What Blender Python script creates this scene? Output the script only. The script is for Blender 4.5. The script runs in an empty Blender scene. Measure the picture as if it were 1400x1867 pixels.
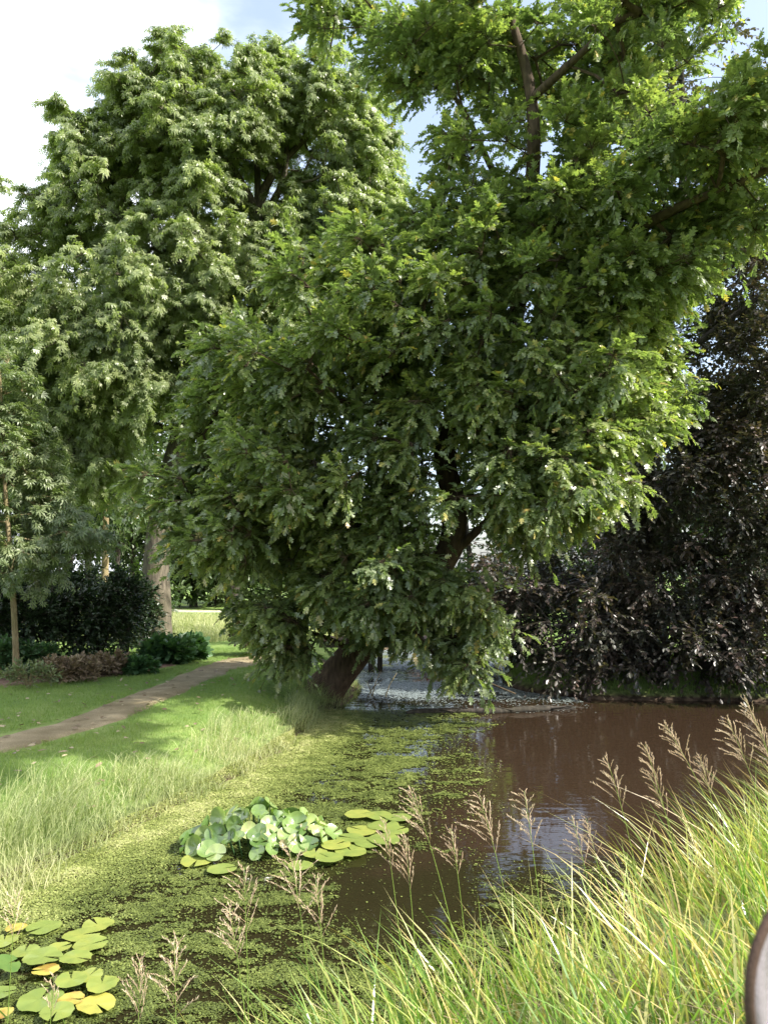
import bpy, math, random
import numpy as np
from mathutils import Vector

random.seed(7)
C = bpy.context.scene.collection
RAD = math.radians

# ------------------------------------------------------------------ camera
CAM_Z = 2.2
F = 1410.0                      # focal length in photo pixels (1400 x 1867)
TH = math.atan((1045 - 933.5) / F)
cam = bpy.data.cameras.new('camera')
cam.sensor_fit = 'VERTICAL'
cam.sensor_height = 6.17
cam.lens = 6.17 * F / 1867
cam.clip_start = 0.02
cam.clip_end = 3000
cam.dof.use_dof = True
cam.dof.focus_distance = 9.0
cam.dof.aperture_fstop = 3.1
co = bpy.data.objects.new('camera', cam)
co.location = (0, 0, CAM_Z)
co.rotation_euler = (RAD(90) + TH, 0, 0)
C.objects.link(co)
bpy.context.scene.camera = co

# ------------------------------------------------------------------ sky and sun
SUN_AZ = RAD(111)     # clockwise from +Y: right and a little behind the camera
SUN_EL = RAD(42)
w = bpy.data.worlds.new('World')
bpy.context.scene.world = w
w.use_nodes = True
nt = w.node_tree
nt.nodes.clear()
out = nt.nodes.new('ShaderNodeOutputWorld')
bg = nt.nodes.new('ShaderNodeBackground'); bg.inputs['Strength'].default_value = 0.15
sky = nt.nodes.new('ShaderNodeTexSky')
sky.sky_type = 'NISHITA'; sky.sun_disc = False
sky.sun_elevation = SUN_EL; sky.sun_rotation = SUN_AZ
sky.air_density = 1.0; sky.dust_density = 3.0; sky.ozone_density = 1.0
tc = nt.nodes.new('ShaderNodeTexCoord')
mp = nt.nodes.new('ShaderNodeMapping'); mp.inputs['Scale'].default_value = (1.0, 1.0, 2.2)
mp.inputs['Location'].default_value = (0.35, 0.1, 0.2)
nz = nt.nodes.new('ShaderNodeTexNoise'); nz.inputs['Scale'].default_value = 1.7; nz.inputs['Detail'].default_value = 7
nz.inputs['Roughness'].default_value = 0.52
dp = nt.nodes.new('ShaderNodeVectorMath'); dp.operation = 'DOT_PRODUCT'
dp.inputs[1].default_value = (-0.85, 0.3, 0.25)
ad = nt.nodes.new('ShaderNodeMath'); ad.operation = 'MULTIPLY_ADD'; ad.inputs[1].default_value = 0.62
cr = nt.nodes.new('ShaderNodeMapRange'); cr.interpolation_type = 'SMOOTHSTEP'
cr.inputs['To Min'].default_value = 0.13; cr.inputs['From Min'].default_value = 0.76; cr.inputs['From Max'].default_value = 0.95
mx = nt.nodes.new('ShaderNodeMixRGB'); mx.inputs['Color2'].default_value = (7.0, 7.3, 7.9, 1)
L = nt.links.new
L(tc.outputs['Generated'], mp.inputs['Vector']); L(mp.outputs[0], nz.inputs['Vector'])
L(tc.outputs['Generated'], dp.inputs[0]); L(dp.outputs['Value'], ad.inputs[0]); L(nz.outputs['Fac'], ad.inputs[2])
L(ad.outputs[0], cr.inputs['Value']); L(cr.outputs[0], mx.inputs['Fac'])
L(sky.outputs[0], mx.inputs['Color1']); L(mx.outputs[0], bg.inputs['Color']); L(bg.outputs[0], out.inputs[0])

sl = bpy.data.lights.new('sun', 'SUN'); sl.energy = 5.0; sl.angle = RAD(0.5); sl.color = (1.0, 0.95, 0.86)
so = bpy.data.objects.new('sun', sl)
sdir = Vector((math.sin(SUN_AZ) * math.cos(SUN_EL), math.cos(SUN_AZ) * math.cos(SUN_EL), math.sin(SUN_EL)))
so.rotation_euler = sdir.to_track_quat('Z', 'Y').to_euler()
so.location = sdir * 60
C.objects.link(so)
vs = bpy.context.scene.view_settings
vs.view_transform = 'Standard'; vs.look = 'None'; vs.gamma = 1; vs.use_curve_mapping = False
vs.exposure = 1.25
cy = bpy.context.scene.cycles
cy.max_bounces = 6; cy.diffuse_bounces = 3; cy.glossy_bounces = 2; cy.transmission_bounces = 3
cy.transparent_max_bounces = 6; cy.caustics_reflective = False; cy.caustics_refractive = False

# ------------------------------------------------------------------ helpers
def at(px, py, y):
    x = (px - 700) / F; u = (933.5 - py) / F
    dy = math.cos(TH) - u * math.sin(TH); dz = math.sin(TH) + u * math.cos(TH)
    return np.array([x / dy * y, y, CAM_Z + dz / dy * y])

def hashf(i, j, k, s):
    h = (i * 374761393 + j * 668265263 + k * 2147483647 * 3 + s * 974634777) & 0xffffffff
    h = ((h ^ (h >> 13)) * 1274126177) & 0xffffffff
    h = ((h ^ (h >> 16)) * 2246822519) & 0xffffffff
    return ((h ^ (h >> 15)) & 0xffffff) / float(0xffffff)

def noise(p, freq=1.0, seed=0, octaves=1):
    p = np.atleast_2d(np.asarray(p, float))
    if p.shape[1] == 2: p = np.c_[p, np.zeros(len(p))]
    tot = np.zeros(len(p)); amp = 1.0; norm = 0
    for o in range(octaves):
        q = p * freq; i = np.floor(q).astype(np.int64); f = q - i; f = f * f * (3 - 2 * f)
        v = 0
        for a in (0, 1):
            for b in (0, 1):
                for c in (0, 1):
                    wgt = (f[:, 0] if a else 1 - f[:, 0]) * (f[:, 1] if b else 1 - f[:, 1]) * (f[:, 2] if c else 1 - f[:, 2])
                    v = v + wgt * hashf(i[:, 0] + a, i[:, 1] + b, i[:, 2] + c, seed + o)
        tot += amp * v; norm += amp; amp *= 0.5; freq *= 2.03
    return tot / norm

def norm(v):
    return v / np.maximum(np.linalg.norm(v, axis=-1, keepdims=True), 1e-9)

def mesh_arr(name, V, Fc, tint=None, smooth=False):
    """V (n,3), Fc list of (m,k) int arrays"""
    me = bpy.data.meshes.new(name)
    V = np.asarray(V, np.float32)
    if not isinstance(Fc, list): Fc = [Fc]
    me.vertices.add(len(V)); me.vertices.foreach_set('co', V.ravel())
    idx = np.concatenate([f.ravel() for f in Fc]).astype(np.int32)
    tot = np.concatenate([np.full(len(f), f.shape[1]) for f in Fc])
    st = np.concatenate([[0], np.cumsum(tot)[:-1]]).astype(np.int32)
    me.loops.add(len(idx)); me.loops.foreach_set('vertex_index', idx)
    me.polygons.add(len(tot)); me.polygons.foreach_set('loop_start', st)
    me.polygons.foreach_set('use_smooth', np.full(len(tot), smooth))
    if tint is not None:
        at_ = me.attributes.new('tint', 'FLOAT', 'POINT')
        at_.data.foreach_set('value', np.asarray(tint, np.float32))
    me.update(calc_edges=True); me.validate()
    return me

def obj(name, me, mat, parent=None, **kw):
    if isinstance(me, tuple): me = mesh_arr(name, *me)
    o = bpy.data.objects.new(name, me)
    if mat and not me.materials: me.materials.append(mat)
    C.objects.link(o)
    if parent: o.parent = parent
    for k, v in kw.items(): o[k] = v
    return o

def thing(name, label, cat, loc=(0, 0, 0), group=None):
    o = bpy.data.objects.new(name, None); C.objects.link(o); o.location = [float(a) for a in loc]
    o.empty_display_size = 0.2
    o['label'] = label; o['category'] = cat
    if group: o['group'] = group
    o['kind'] = 'thing'
    return o

class MB:
    def __init__(s): s.V = []; s.F = {}; s.T = []; s.n = 0
    def add(s, V, Fs, t=0.5):
        V = np.asarray(V, float)
        for f in (Fs if isinstance(Fs, list) else [Fs]):
            f = np.asarray(f)
            s.F.setdefault(f.shape[1], []).append(f + s.n)
        s.V.append(V); s.n += len(V)
        s.T.append(np.full(len(V), t) if np.isscalar(t) else np.asarray(t))
    def tube(s, P, R, n=8, t=0.5, wob=0.0, seed=0, caps=True):
        P = np.asarray(P, float); R = np.asarray(R, float) * np.ones(len(P))
        T = norm(np.gradient(P, axis=0))
        ref = np.array([0, 0, 1.0]) if abs(T[0][2]) < .9 else np.array([1.0, 0, 0])
        U = norm(np.cross(T, ref)); 
        for i in range(1, len(U)):          # parallel transport
            u = U[i - 1] - T[i] * np.dot(U[i - 1], T[i]); U[i] = u / max(np.linalg.norm(u), 1e-9)
        W = np.cross(T, U)
        a = np.arange(n) * 2 * math.pi / n
        ring = P[:, None] + R[:, None, None] * (np.cos(a)[None, :, None] * U[:, None] + np.sin(a)[None, :, None] * W[:, None])
        V = ring.reshape(-1, 3)
        if wob:
            ctr = np.repeat(P, n, 0)
            k = 1 + wob * (noise(V, 2.2 / max(R[0], .05) * .35, seed, 3) - .5) * 2
            V = ctr + (V - ctr) * k[:, None]
        i = np.arange(len(P) - 1)[:, None] * n; j = np.arange(n)[None]
        Q = np.stack([i + j, i + (j + 1) % n, i + n + (j + 1) % n, i + n + j], -1).reshape(-1, 4)
        s.add(V, Q, t)
        if caps:
            s.F.setdefault(n, []).append(np.array([[s.n - n + q for q in range(n)]]))
    def box(s, c, d, rz=0, t=0.5):
        v = np.array([[x, y, z] for x in (-.5, .5) for y in (-.5, .5) for z in (-.5, .5)]) * np.array(d)
        ca, sa = math.cos(rz), math.sin(rz)
        v = v @ np.array([[ca, sa, 0], [-sa, ca, 0], [0, 0, 1]]) + np.array(c)
        s.add(v, np.array([[0, 1, 3, 2], [4, 6, 7, 5], [0, 4, 5, 1], [2, 3, 7, 6], [0, 2, 6, 4], [1, 5, 7, 3]]), t)
    def mesh(s, name, smooth=True):
        return mesh_arr(name, np.concatenate(s.V), [np.concatenate(v) for v in s.F.values()], np.concatenate(s.T), smooth)

# ------------------------------------------------------------------ materials
def newmat(name):
    m = bpy.data.materials.new(name); m.use_nodes = True
    n = m.node_tree; b = n.nodes['Principled BSDF']; return m, n, b

def ramp(n, stops):
    r = n.nodes.new('ShaderNodeValToRGB'); e = r.color_ramp.elements
    e[0].position = stops[0][0]; e[0].color = (*stops[0][1], 1)
    e[1].position = stops[-1][0]; e[1].color = (*stops[-1][1], 1)
    for p, c in stops[1:-1]:
        x = e.new(p); x.color = (*c, 1)
    return r

def leaf_mat(name, stops, rough=0.42, transl=0.3, tcol=1.0, spec=0.5, yel=None):
    m, n, b = newmat(name)
    a = n.nodes.new('ShaderNodeAttribute'); a.attribute_name = 'tint'
    r = ramp(n, stops); n.links.new(a.outputs['Fac'], r.inputs[0])
    n.links.new(r.outputs[0], b.inputs['Base Color'])
    b.inputs['Roughness'].default_value = rough
    b.inputs['Specular IOR Level'].default_value = spec
    t = n.nodes.new('ShaderNodeBsdfTranslucent')
    g = n.nodes.new('ShaderNodeMixRGB'); g.blend_type = 'MULTIPLY'; g.inputs['Fac'].default_value = 1
    g.inputs['Color2'].default_value = (1.3 * tcol, 1.55 * tcol, .60 * tcol, 1)
    n.links.new(r.outputs[0], g.inputs['Color1']); n.links.new(g.outputs[0], t.inputs['Color'])
    mix = n.nodes.new('ShaderNodeMixShader'); mix.inputs[0].default_value = transl
    n.links.new(b.outputs[0], mix.inputs[1]); n.links.new(t.outputs[0], mix.inputs[2])
    n.links.new(mix.outputs[0], n.nodes['Material Output'].inputs['Surface'])
    return m

def bark_mat(name, c1, c2, scale=6, stretch=4, bump=.6):
    m, n, b = newmat(name)
    tc = n.nodes.new('ShaderNodeTexCoord'); mp = n.nodes.new('ShaderNodeMapping')
    mp.inputs['Scale'].default_value = (scale, scale, scale / stretch)
    nz = n.nodes.new('ShaderNodeTexNoise'); nz.inputs['Scale'].default_value = 3; nz.inputs['Detail'].default_value = 8
    n2 = n.nodes.new('ShaderNodeTexNoise'); n2.inputs['Scale'].default_value = 1.4; n2.inputs['Detail'].default_value = 3
    r = ramp(n, [(.3, c1), (.7, c2)])
    mm = n.nodes.new('ShaderNodeMixRGB'); mm.blend_type = 'MULTIPLY'; mm.inputs['Fac'].default_value = .8
    r2 = ramp(n, [(.35, (.55, .6, .45)), (.65, (1, 1, 1))])
    n.links.new(tc.outputs['Object'], mp.inputs[0]); n.links.new(mp.outputs[0], nz.inputs['Vector'])
    n.links.new(tc.outputs['Object'], n2.inputs['Vector']); n.links.new(n2.outputs[0], r2.inputs[0])
    n.links.new(nz.outputs[0], r.inputs[0]); n.links.new(r.outputs[0], mm.inputs['Color1']); n.links.new(r2.outputs[0], mm.inputs['Color2'])
    n.links.new(mm.outputs[0], b.inputs['Base Color'])
    bp = n.nodes.new('ShaderNodeBump'); bp.inputs['Strength'].default_value = bump; bp.inputs['Distance'].default_value = .03
    n.links.new(nz.outputs[0], bp.inputs['Height']); n.links.new(bp.outputs[0], b.inputs['Normal'])
    b.inputs['Roughness'].default_value = .9; b.inputs['Specular IOR Level'].default_value = .2
    return m

def noise_mat(name, stops, scale=3, detail=8, rough=.9, bump=.3, dist=.02, spec=.2, fine=40):
    m, n, b = newmat(name)
    tc = n.nodes.new('ShaderNodeTexCoord')
    nz = n.nodes.new('ShaderNodeTexNoise'); nz.inputs['Scale'].default_value = scale; nz.inputs['Detail'].default_value = detail
    nf = n.nodes.new('ShaderNodeTexNoise'); nf.inputs['Scale'].default_value = fine; nf.inputs['Detail'].default_value = 4
    mm = n.nodes.new('ShaderNodeMath'); mm.operation = 'MULTIPLY_ADD'; mm.inputs[1].default_value = .5
    ms = n.nodes.new('ShaderNodeMath'); ms.operation = 'MULTIPLY'; ms.inputs[1].default_value = .5
    n.links.new(tc.outputs['Object'], nz.inputs['Vector']); n.links.new(tc.outputs['Object'], nf.inputs['Vector'])
    n.links.new(nf.outputs[0], ms.inputs[0]); n.links.new(nz.outputs[0], mm.inputs[0]); n.links.new(ms.outputs[0], mm.inputs[2])
    r = ramp(n, stops); n.links.new(mm.outputs[0], r.inputs[0]); n.links.new(r.outputs[0], b.inputs['Base Color'])
    bp = n.nodes.new('ShaderNodeBump'); bp.inputs['Strength'].default_value = bump; bp.inputs['Distance'].default_value = dist
    n.links.new(mm.outputs[0], bp.inputs['Height']); n.links.new(bp.outputs[0], b.inputs['Normal'])
    b.inputs['Roughness'].default_value = rough; b.inputs['Specular IOR Level'].default_value = spec
    return m

M = {}
M['oak_leaf'] = leaf_mat('oak_leaf', [(0, (.095, .135, .066)), (.45, (.165, .210, .092)), (.8, (.265, .30, .115)), (.93, (.31, .30, .10)), (1, (.38, .28, .09))], rough=.34, transl=.42, tcol=1.1, spec=1.0)
M['lime_leaf'] = leaf_mat('chestnut_leaf', [(0, (.12, .155, .070)), (.5, (.20, .24, .10)), (.85, (.30, .335, .145)), (1, (.32, .30, .10))], rough=.40, transl=.4, tcol=1.2, spec=.6)
M['copper_leaf'] = leaf_mat('copper_leaf', [(0, (.034, .050, .032)), (.4, (.060, .060, .044)), (.75, (.092, .064, .054)), (1, (.18, .10, .08))], rough=.40, transl=.3, tcol=1.0, spec=.7)
M['wood_leaf'] = leaf_mat('woodland_leaf', [(0, (.035, .065, .025)), (.6, (.07, .11, .038)), (1, (.13, .17, .06))], transl=.3)
M['young_leaf'] = leaf_mat('young_leaf', [(0, (.09, .13, .055)), (.6, (.17, .21, .095)), (1, (.28, .31, .17))], transl=.3, spec=.6)
M['dark_leaf'] = leaf_mat('shrub_leaf', [(0, (.012, .028, .012)), (.7, (.028, .052, .018)), (1, (.07, .08, .03))], rough=.38, transl=.15, spec=.5)
M['pink_leaf'] = leaf_mat('tinged_leaf', [(0, (.05, .06, .03)), (.6, (.10, .085, .05)), (1, (.25, .18, .15))], transl=.2)
M['rust_leaf'] = leaf_mat('rusty_leaf', [(0, (.10, .035, .015)), (1, (.28, .09, .03))], transl=.3)
M['dead_leaf'] = leaf_mat('dry_stem', [(0, (.12, .085, .05)), (.6, (.24, .18, .115)), (1, (.40, .34, .22))], transl=.1, spec=.2)
M['border_leaf'] = leaf_mat('border_leaf', [(0, (.03, .08, .03)), (1, (.09, .17, .06))], transl=.25)
M['grass'] = leaf_mat('lawn_blade', [(0, (.10, .16, .045)), (.6, (.17, .24, .065)), (1, (.29, .31, .12))], rough=.5, transl=.45, tcol=1.1, spec=.3)
M['pale_grass'] = leaf_mat('long_grass_blade', [(0, (.13, .19, .075)), (.5, (.27, .31, .15)), (.8, (.41, .42, .23)), (1, (.54, .48, .31))], rough=.5, transl=.35, spec=.3)
M['reed_blade'] = leaf_mat('reed_blade', [(0, (.07, .16, .04)), (.45, (.15, .25, .05)), (.75, (.30, .34, .09)), (.93, (.48, .45, .20)), (1, (.46, .36, .16))], rough=.32, transl=.38, spec=.7)
M['panicle'] = leaf_mat('seed_head', [(0, (.26, .18, .11)), (.6, (.44, .33, .22)), (1, (.62, .51, .37))], rough=.6, transl=.2, spec=.3)
M['pad'] = leaf_mat('pad_green', [(0, (.07, .13, .035)), (.5, (.18, .23, .055)), (.75, (.27, .29, .065)), (.9, (.36, .32, .07)), (1, (.26, .16, .04))], rough=.3, transl=.15, spec=.7)
M['lily_raised'] = leaf_mat('raised_pad', [(0, (.07, .13, .035)), (.5, (.16, .24, .07)), (.85, (.32, .38, .16)), (1, (.24, .19, .13))], rough=.24, transl=.25, spec=.9)
M['weed'] = leaf_mat('duckweed_leaf', [(0, (.045, .06, .012)), (.4, (.11, .14, .03)), (.75, (.23, .26, .075)), (1, (.38, .38, .17))], rough=.6, transl=.1, spec=.3)
M['film'] = leaf_mat('duckweed_sky_tint', [(0, (.15, .18, .18)), (1, (.24, .28, .27))], rough=.5, transl=.05, spec=.4)  # pale grey puts the sky's reflection into the fleck colour
M['bark_oak'] = bark_mat('bark_oak', (.04, .028, .02), (.12, .085, .06))
M['bark_pale'] = bark_mat('bark_pale', (.065, .055, .042), (.17, .145, .11))
M['bark_dark'] = bark_mat('bark_dark', (.025, .022, .02), (.07, .06, .05))
M['bark_young'] = bark_mat('bark_young', (.16, .12, .07), (.30, .24, .14), scale=10)
M['timber'] = bark_mat('timber', (.02, .017, .015), (.06, .048, .04), scale=9, stretch=5)
M['plank'] = noise_mat('plank', [(.3, (.05, .035, .028)), (.7, (.12, .08, .06))], scale=5)
M['soil'] = noise_mat('soil', [(.35, (.06, .038, .026)), (.5, (.13, .08, .055)), (.65, (.26, .18, .13))], scale=4, bump=.8)
M['path'] = noise_mat('path_earth', [(.36, (.13, .105, .055)), (.48, (.20, .165, .095)), (.56, (.26, .215, .13)), (.68, (.38, .32, .20))], scale=2.5, bump=.35, fine=110)
M['strap'] = noise_mat('strap_webbing', [(.3, (.13, .12, .13)), (.7, (.17, .155, .17))], scale=60, fine=900)
M['strap_edge'] = noise_mat('strap_edging', [(.3, (.035, .022, .016)), (.7, (.06, .038, .028))], scale=60, fine=900)
M['stone'] = noise_mat('gravel', [(.3, (.30, .27, .22)), (.7, (.5, .46, .38))], scale=3)

# ground: grass on top, mud towards the water line (height based: the bank really is bare there)
def ground_mat():
    m, n, b = newmat('ground')
    tc = n.nodes.new('ShaderNodeTexCoord')
    def nzn(s, d=6):
        x = n.nodes.new('ShaderNodeTexNoise'); x.inputs['Scale'].default_value = s; x.inputs['Detail'].default_value = d
        n.links.new(tc.outputs['Object'], x.inputs['Vector']); return x
    a, c, e = nzn(.7), nzn(9), nzn(60, 3)
    s1 = n.nodes.new('ShaderNodeMath'); s1.operation = 'MULTIPLY_ADD'; s1.inputs[1].default_value = .45
    s2 = n.nodes.new('ShaderNodeMath'); s2.operation = 'MULTIPLY_ADD'; s2.inputs[1].default_value = .3
    s3 = n.nodes.new('ShaderNodeMath'); s3.operation = 'MULTIPLY'; s3.inputs[1].default_value = .25
    n.links.new(e.outputs[0], s3.inputs[0]); n.links.new(c.outputs[0], s2.inputs[0]); n.links.new(s3.outputs[0], s2.inputs[2])
    n.links.new(a.outputs[0], s1.inputs[0]); n.links.new(s2.outputs[0], s1.inputs[2])
    g = ramp(n, [(.36, (.09, .15, .04)), (.5, (.14, .21, .055)), (.62, (.22, .27, .09))])
    n.links.new(s1.outputs[0], g.inputs[0])
    d = ramp(n, [(.38, (.025, .018, .012)), (.62, (.09, .065, .045))]); n.links.new(c.outputs[0], d.inputs[0])
    sp = n.nodes.new('ShaderNodeSeparateXYZ'); n.links.new(tc.outputs['Object'], sp.inputs[0])
    ma = n.nodes.new('ShaderNodeMath'); ma.operation = 'MULTIPLY_ADD'; ma.inputs[1].default_value = .12
    n.links.new(c.outputs[0], ma.inputs[0]); n.links.new(sp.outputs['Z'], ma.inputs[2])
    mr = n.nodes.new('ShaderNodeMapRange'); mr.inputs['From Min'].default_value = .10; mr.inputs['From Max'].default_value = .24
    n.links.new(ma.outputs[0], mr.inputs['Value'])
    mx = n.nodes.new('ShaderNodeMixRGB'); n.links.new(mr.outputs[0], mx.inputs['Fac'])
    n.links.new(d.outputs[0], mx.inputs['Color1']); n.links.new(g.outputs[0], mx.inputs['Color2'])
    n.links.new(mx.outputs[0], b.inputs['Base Color'])
    bp = n.nodes.new('ShaderNodeBump'); bp.inputs['Strength'].default_value = .7; bp.inputs['Distance'].default_value = .03
    n.links.new(s1.outputs[0], bp.inputs['Height']); n.links.new(bp.outputs[0], b.inputs['Normal'])
    b.inputs['Roughness'].default_value = .95; b.inputs['Specular IOR Level'].default_value = .1
    return m
M['ground'] = ground_mat()

def water_mat():
    m, n, b = newmat('pond_water')
    b.inputs['Base Color'].default_value = (.026, .0165, .0100, 1)
    b.inputs['Roughness'].default_value = .02; b.inputs['IOR'].default_value = 1.33
    tc = n.nodes.new('ShaderNodeTexCoord'); mp = n.nodes.new('ShaderNodeMapping'); mp.inputs['Scale'].default_value = (1.3, 3.2, 1)
    # sunken weed makes the left and near parts of the pond olive-black, open water is silty brown
    sx = n.nodes.new('ShaderNodeSeparateXYZ'); n.links.new(tc.outputs['Object'], sx.inputs[0])
    wn = n.nodes.new('ShaderNodeTexNoise'); wn.inputs['Scale'].default_value = 1.6; wn.inputs['Detail'].default_value = 6
    n.links.new(tc.outputs['Object'], wn.inputs['Vector'])
    def mth(op, a, bb, c=None):
        q = n.nodes.new('ShaderNodeMath'); q.operation = op
        for i_, v_ in enumerate((a, bb, c)):
            if v_ is None: continue
            if isinstance(v_, (int, float)): q.inputs[i_].default_value = v_
            else: n.links.new(v_, q.inputs[i_])
        return q.outputs[0]
    gx_ = mth('MULTIPLY_ADD', sx.outputs['Y'], -.16, sx.outputs['X'])
    gm = mth('MINIMUM', gx_, mth('ADD', sx.outputs['Y'], -6.9))
    gm = mth('MULTIPLY_ADD', wn.outputs[0], 1.6, gm)
    mr = n.nodes.new('ShaderNodeMapRange'); mr.interpolation_type = 'SMOOTHSTEP'
    mr.inputs['From Min'].default_value = -.35; mr.inputs['From Max'].default_value = .45; n.links.new(gm, mr.inputs['Value'])
    cm = n.nodes.new('ShaderNodeMixRGB'); cm.inputs['Color1'].default_value = (.016, .014, .006, 1); cm.inputs['Color2'].default_value = (.026, .0165, .0100, 1)
    n.links.new(mr.outputs[0], cm.inputs['Fac']); n.links.new(cm.outputs[0], b.inputs['Base Color'])
    z = n.nodes.new('ShaderNodeTexNoise'); z.inputs['Scale'].default_value = 2.2; z.inputs['Detail'].default_value = 3
    bp = n.nodes.new('ShaderNodeBump'); bp.inputs['Strength'].default_value = .16; bp.inputs['Distance'].default_value = .02
    n.links.new(tc.outputs['Object'], mp.inputs[0]); n.links.new(mp.outputs[0], z.inputs['Vector'])
    n.links.new(z.outputs[0], bp.inputs['Height']); n.links.new(bp.outputs[0], b.inputs['Normal'])
    return m
M['water'] = water_mat()

# ------------------------------------------------------------------ terrain
POND = np.array([(-2.9, 4.6), (-2.65, 5.5), (-2.25, 6.5), (-1.75, 8.0), (-1.35, 9.4), (-1.05, 11.2), (-.95, 12.6), (-.55, 13.6), (-.45, 15.2),
                 (-.9, 17), (-1.1, 19), (-.5, 22), (1.2, 24), (3.2, 23), (3.4, 20), (2.6, 17), (2.4, 15), (3.2, 14.0), (4.6, 13.5), (6.0, 13.6), (7.0, 13.2),
                 (10, 13.3), (15, 13), (17, 10), (12, 8.6), (6.5, 7.6), (4.2, 6.6), (2.9, 5.7), (1.9, 4.8), (1.0, 4.05), (.1, 3.4), (-.7, 2.85), (-1.5, 2.2),
                 (-3.2, 1.6), (-4.6, 2.2), (-4.4, 3.5)])
def chaikin(P, k=2):
    for _ in range(k):
        Q = np.roll(P, -1, 0); P = np.stack([.75 * P + .25 * Q, .25 * P + .75 * Q], 1).reshape(-1, 2)
    return P
POND = chaikin(POND, 2)

def pond_sd(p):
    """signed distance to the water's edge, + outside"""
    p = np.atleast_2d(p)[:, :2]; A = POND; B = np.roll(POND, -1, 0)
    dmin = np.full(len(p), 1e9); ins = np.zeros(len(p), bool)
    for a, b in zip(A, B):
        ab = b - a; t = np.clip(((p - a) @ ab) / (ab @ ab), 0, 1)
        d = np.hypot(*(p - a - t[:, None] * ab).T); dmin = np.minimum(dmin, d)
        c = ((a[1] > p[:, 1]) != (b[1] > p[:, 1])) & (p[:, 0] < (b[0] - a[0]) * (p[:, 1] - a[1]) / (b[1] - a[1] + 1e-12) + a[0])
        ins ^= c
    return np.where(ins, -dmin, dmin)

def height(p, sd=None):
    p = np.atleast_2d(p)
    if sd is None: sd = pond_sd(p)
    sd = sd + (noise(p[:, :2], 1.3, 3, 2) - .5) * .25
    s = np.clip(sd / 1.1, 0, 1); up = .10 * np.clip(sd / .12, 0, 1) + .28 * s * s * (3 - 2 * s)
    near = np.clip((sd - .2) / 1.8, 0, 1) * np.clip((7 - p[:, 1]) / 3, 0, 1) * np.clip((p[:, 0] + 2.2) / 1.2, 0, 1) * .28
    far = np.clip((p[:, 1] - 16) / 30, 0, 1) * .12
    bump = (noise(p[:, :2], .35, 9, 2) - .5) * .10 * np.clip(sd, 0, 1) + (noise(p[:, :2], 2.2, 5, 2) - .5) * .03
    under = -.5 * np.clip(-sd / .8, 0, 1)
    return up + near + far + bump + under

def geo(a, b, h, g=1.25, lim=900):
    r = list(np.arange(a, b, h)); s = h
    while r[-1] < lim: s *= g; r.append(r[-1] + s)
    s = h; l = [a]
    while l[0] > -lim: s *= g; l.insert(0, l[0] - s)
    return np.array(l[:-1] + r)
gx = geo(-12, 18, .13); gy = geo(-1, 27, .13)
X, Y = np.meshgrid(gx, gy); P2 = np.c_[X.ravel(), Y.ravel()]
Zt = height(P2)
nx, ny = len(gx), len(gy)
i = np.arange(ny - 1)[:, None] * nx + np.arange(nx - 1)[None]
Q = np.stack([i, i + 1, i + nx + 1, i + nx], -1).reshape(-1, 4)
obj('ground', (np.c_[P2, Zt], Q, None, True), M['ground'], kind='structure')

def gz(x, y): return float(height([[x, y]])[0])

# water sheet reaching just under the banks
WP = []
cen = POND.mean(0)
A = POND; nrm = norm(np.c_[(np.roll(A, -1, 0) - np.roll(A, 1, 0))[:, 1], -(np.roll(A, -1, 0) - np.roll(A, 1, 0))[:, 0]])
area = .5 * np.sum(A[:, 0] * np.roll(A[:, 1], -1) - np.roll(A[:, 0], -1) * A[:, 1])
WP = A + nrm * (.35 if area > 0 else -.35)
me = bpy.data.meshes.new('pond_water')
me.from_pydata([(x, y, 0.0) for x, y in WP], [], [list(range(len(WP)))])
obj('pond_water', me, M['water'], kind='structure')

# path of trodden earth
def ribbon(name, cl, width, mat, lift=.018, seed=1, kind='structure', step=.15):
    cl = np.array(cl, float)
    d = np.r_[0, np.cumsum(np.hypot(*np.diff(cl, axis=0).T))]
    s = np.arange(0, d[-1], step); ww = np.interp(s, d, width)
    c = np.c_[np.interp(s, d, cl[:, 0]), np.interp(s, d, cl[:, 1])]
    for _ in range(6): c[1:-1] = (c[:-2] + c[1:-1] * 2 + c[2:]) / 4
    t = norm(np.gradient(c, axis=0)); nn = np.c_[-t[:, 1], t[:, 0]]
    k = 9; u = np.linspace(-1, 1, k)
    e = 1 + (noise(np.c_[s, np.zeros(len(s))], 2.0, seed, 3) - .5) * .5
    V = (c[:, None] + nn[:, None] * (u[None, :, None] * (ww * e)[:, None, None] / 2)).reshape(-1, 2)
    z = height(V) + np.tile(lift * (1 - np.abs(u) ** 6) - .03 * np.abs(u) ** 12 + .004, len(s))
    i = np.arange(len(s) - 1)[:, None] * k + np.arange(k - 1)[None]
    Q = np.stack([i, i + 1, i + k + 1, i + k], -1).reshape(-1, 4)
    obj(name, (np.c_[V, z], Q, None, True), mat, kind=kind)
    return c
PATH = ribbon('path', [(-7.5, 5.6), (-5.4, 7.1), (-4.15, 8.3), (-3.6, 9.7), (-3.35, 11.7), (-3.2, 14.5), (-2.9, 16.6), (-2.0, 17.6), (-.9, 17.9)],
              [.95, .85, .8, .78, .82, .95, 1.2, .9, .8], M['path'])
BED = ribbon('flower_bed', [(-9.0, 11.9), (-7.3, 12.6), (-6.0, 13.6), (-5.0, 14.6), (-4.4, 15.6)], [1.7, 1.6, 1.4, 1.2, .9], M['soil'], seed=4)
ribbon('gravel_track', [(-14, 36), (-7, 35), (2, 36), (14, 40)], [2.2, 2.2, 2.2, 2.2], M['stone'], seed=5, step=.5, lift=.03)

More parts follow.
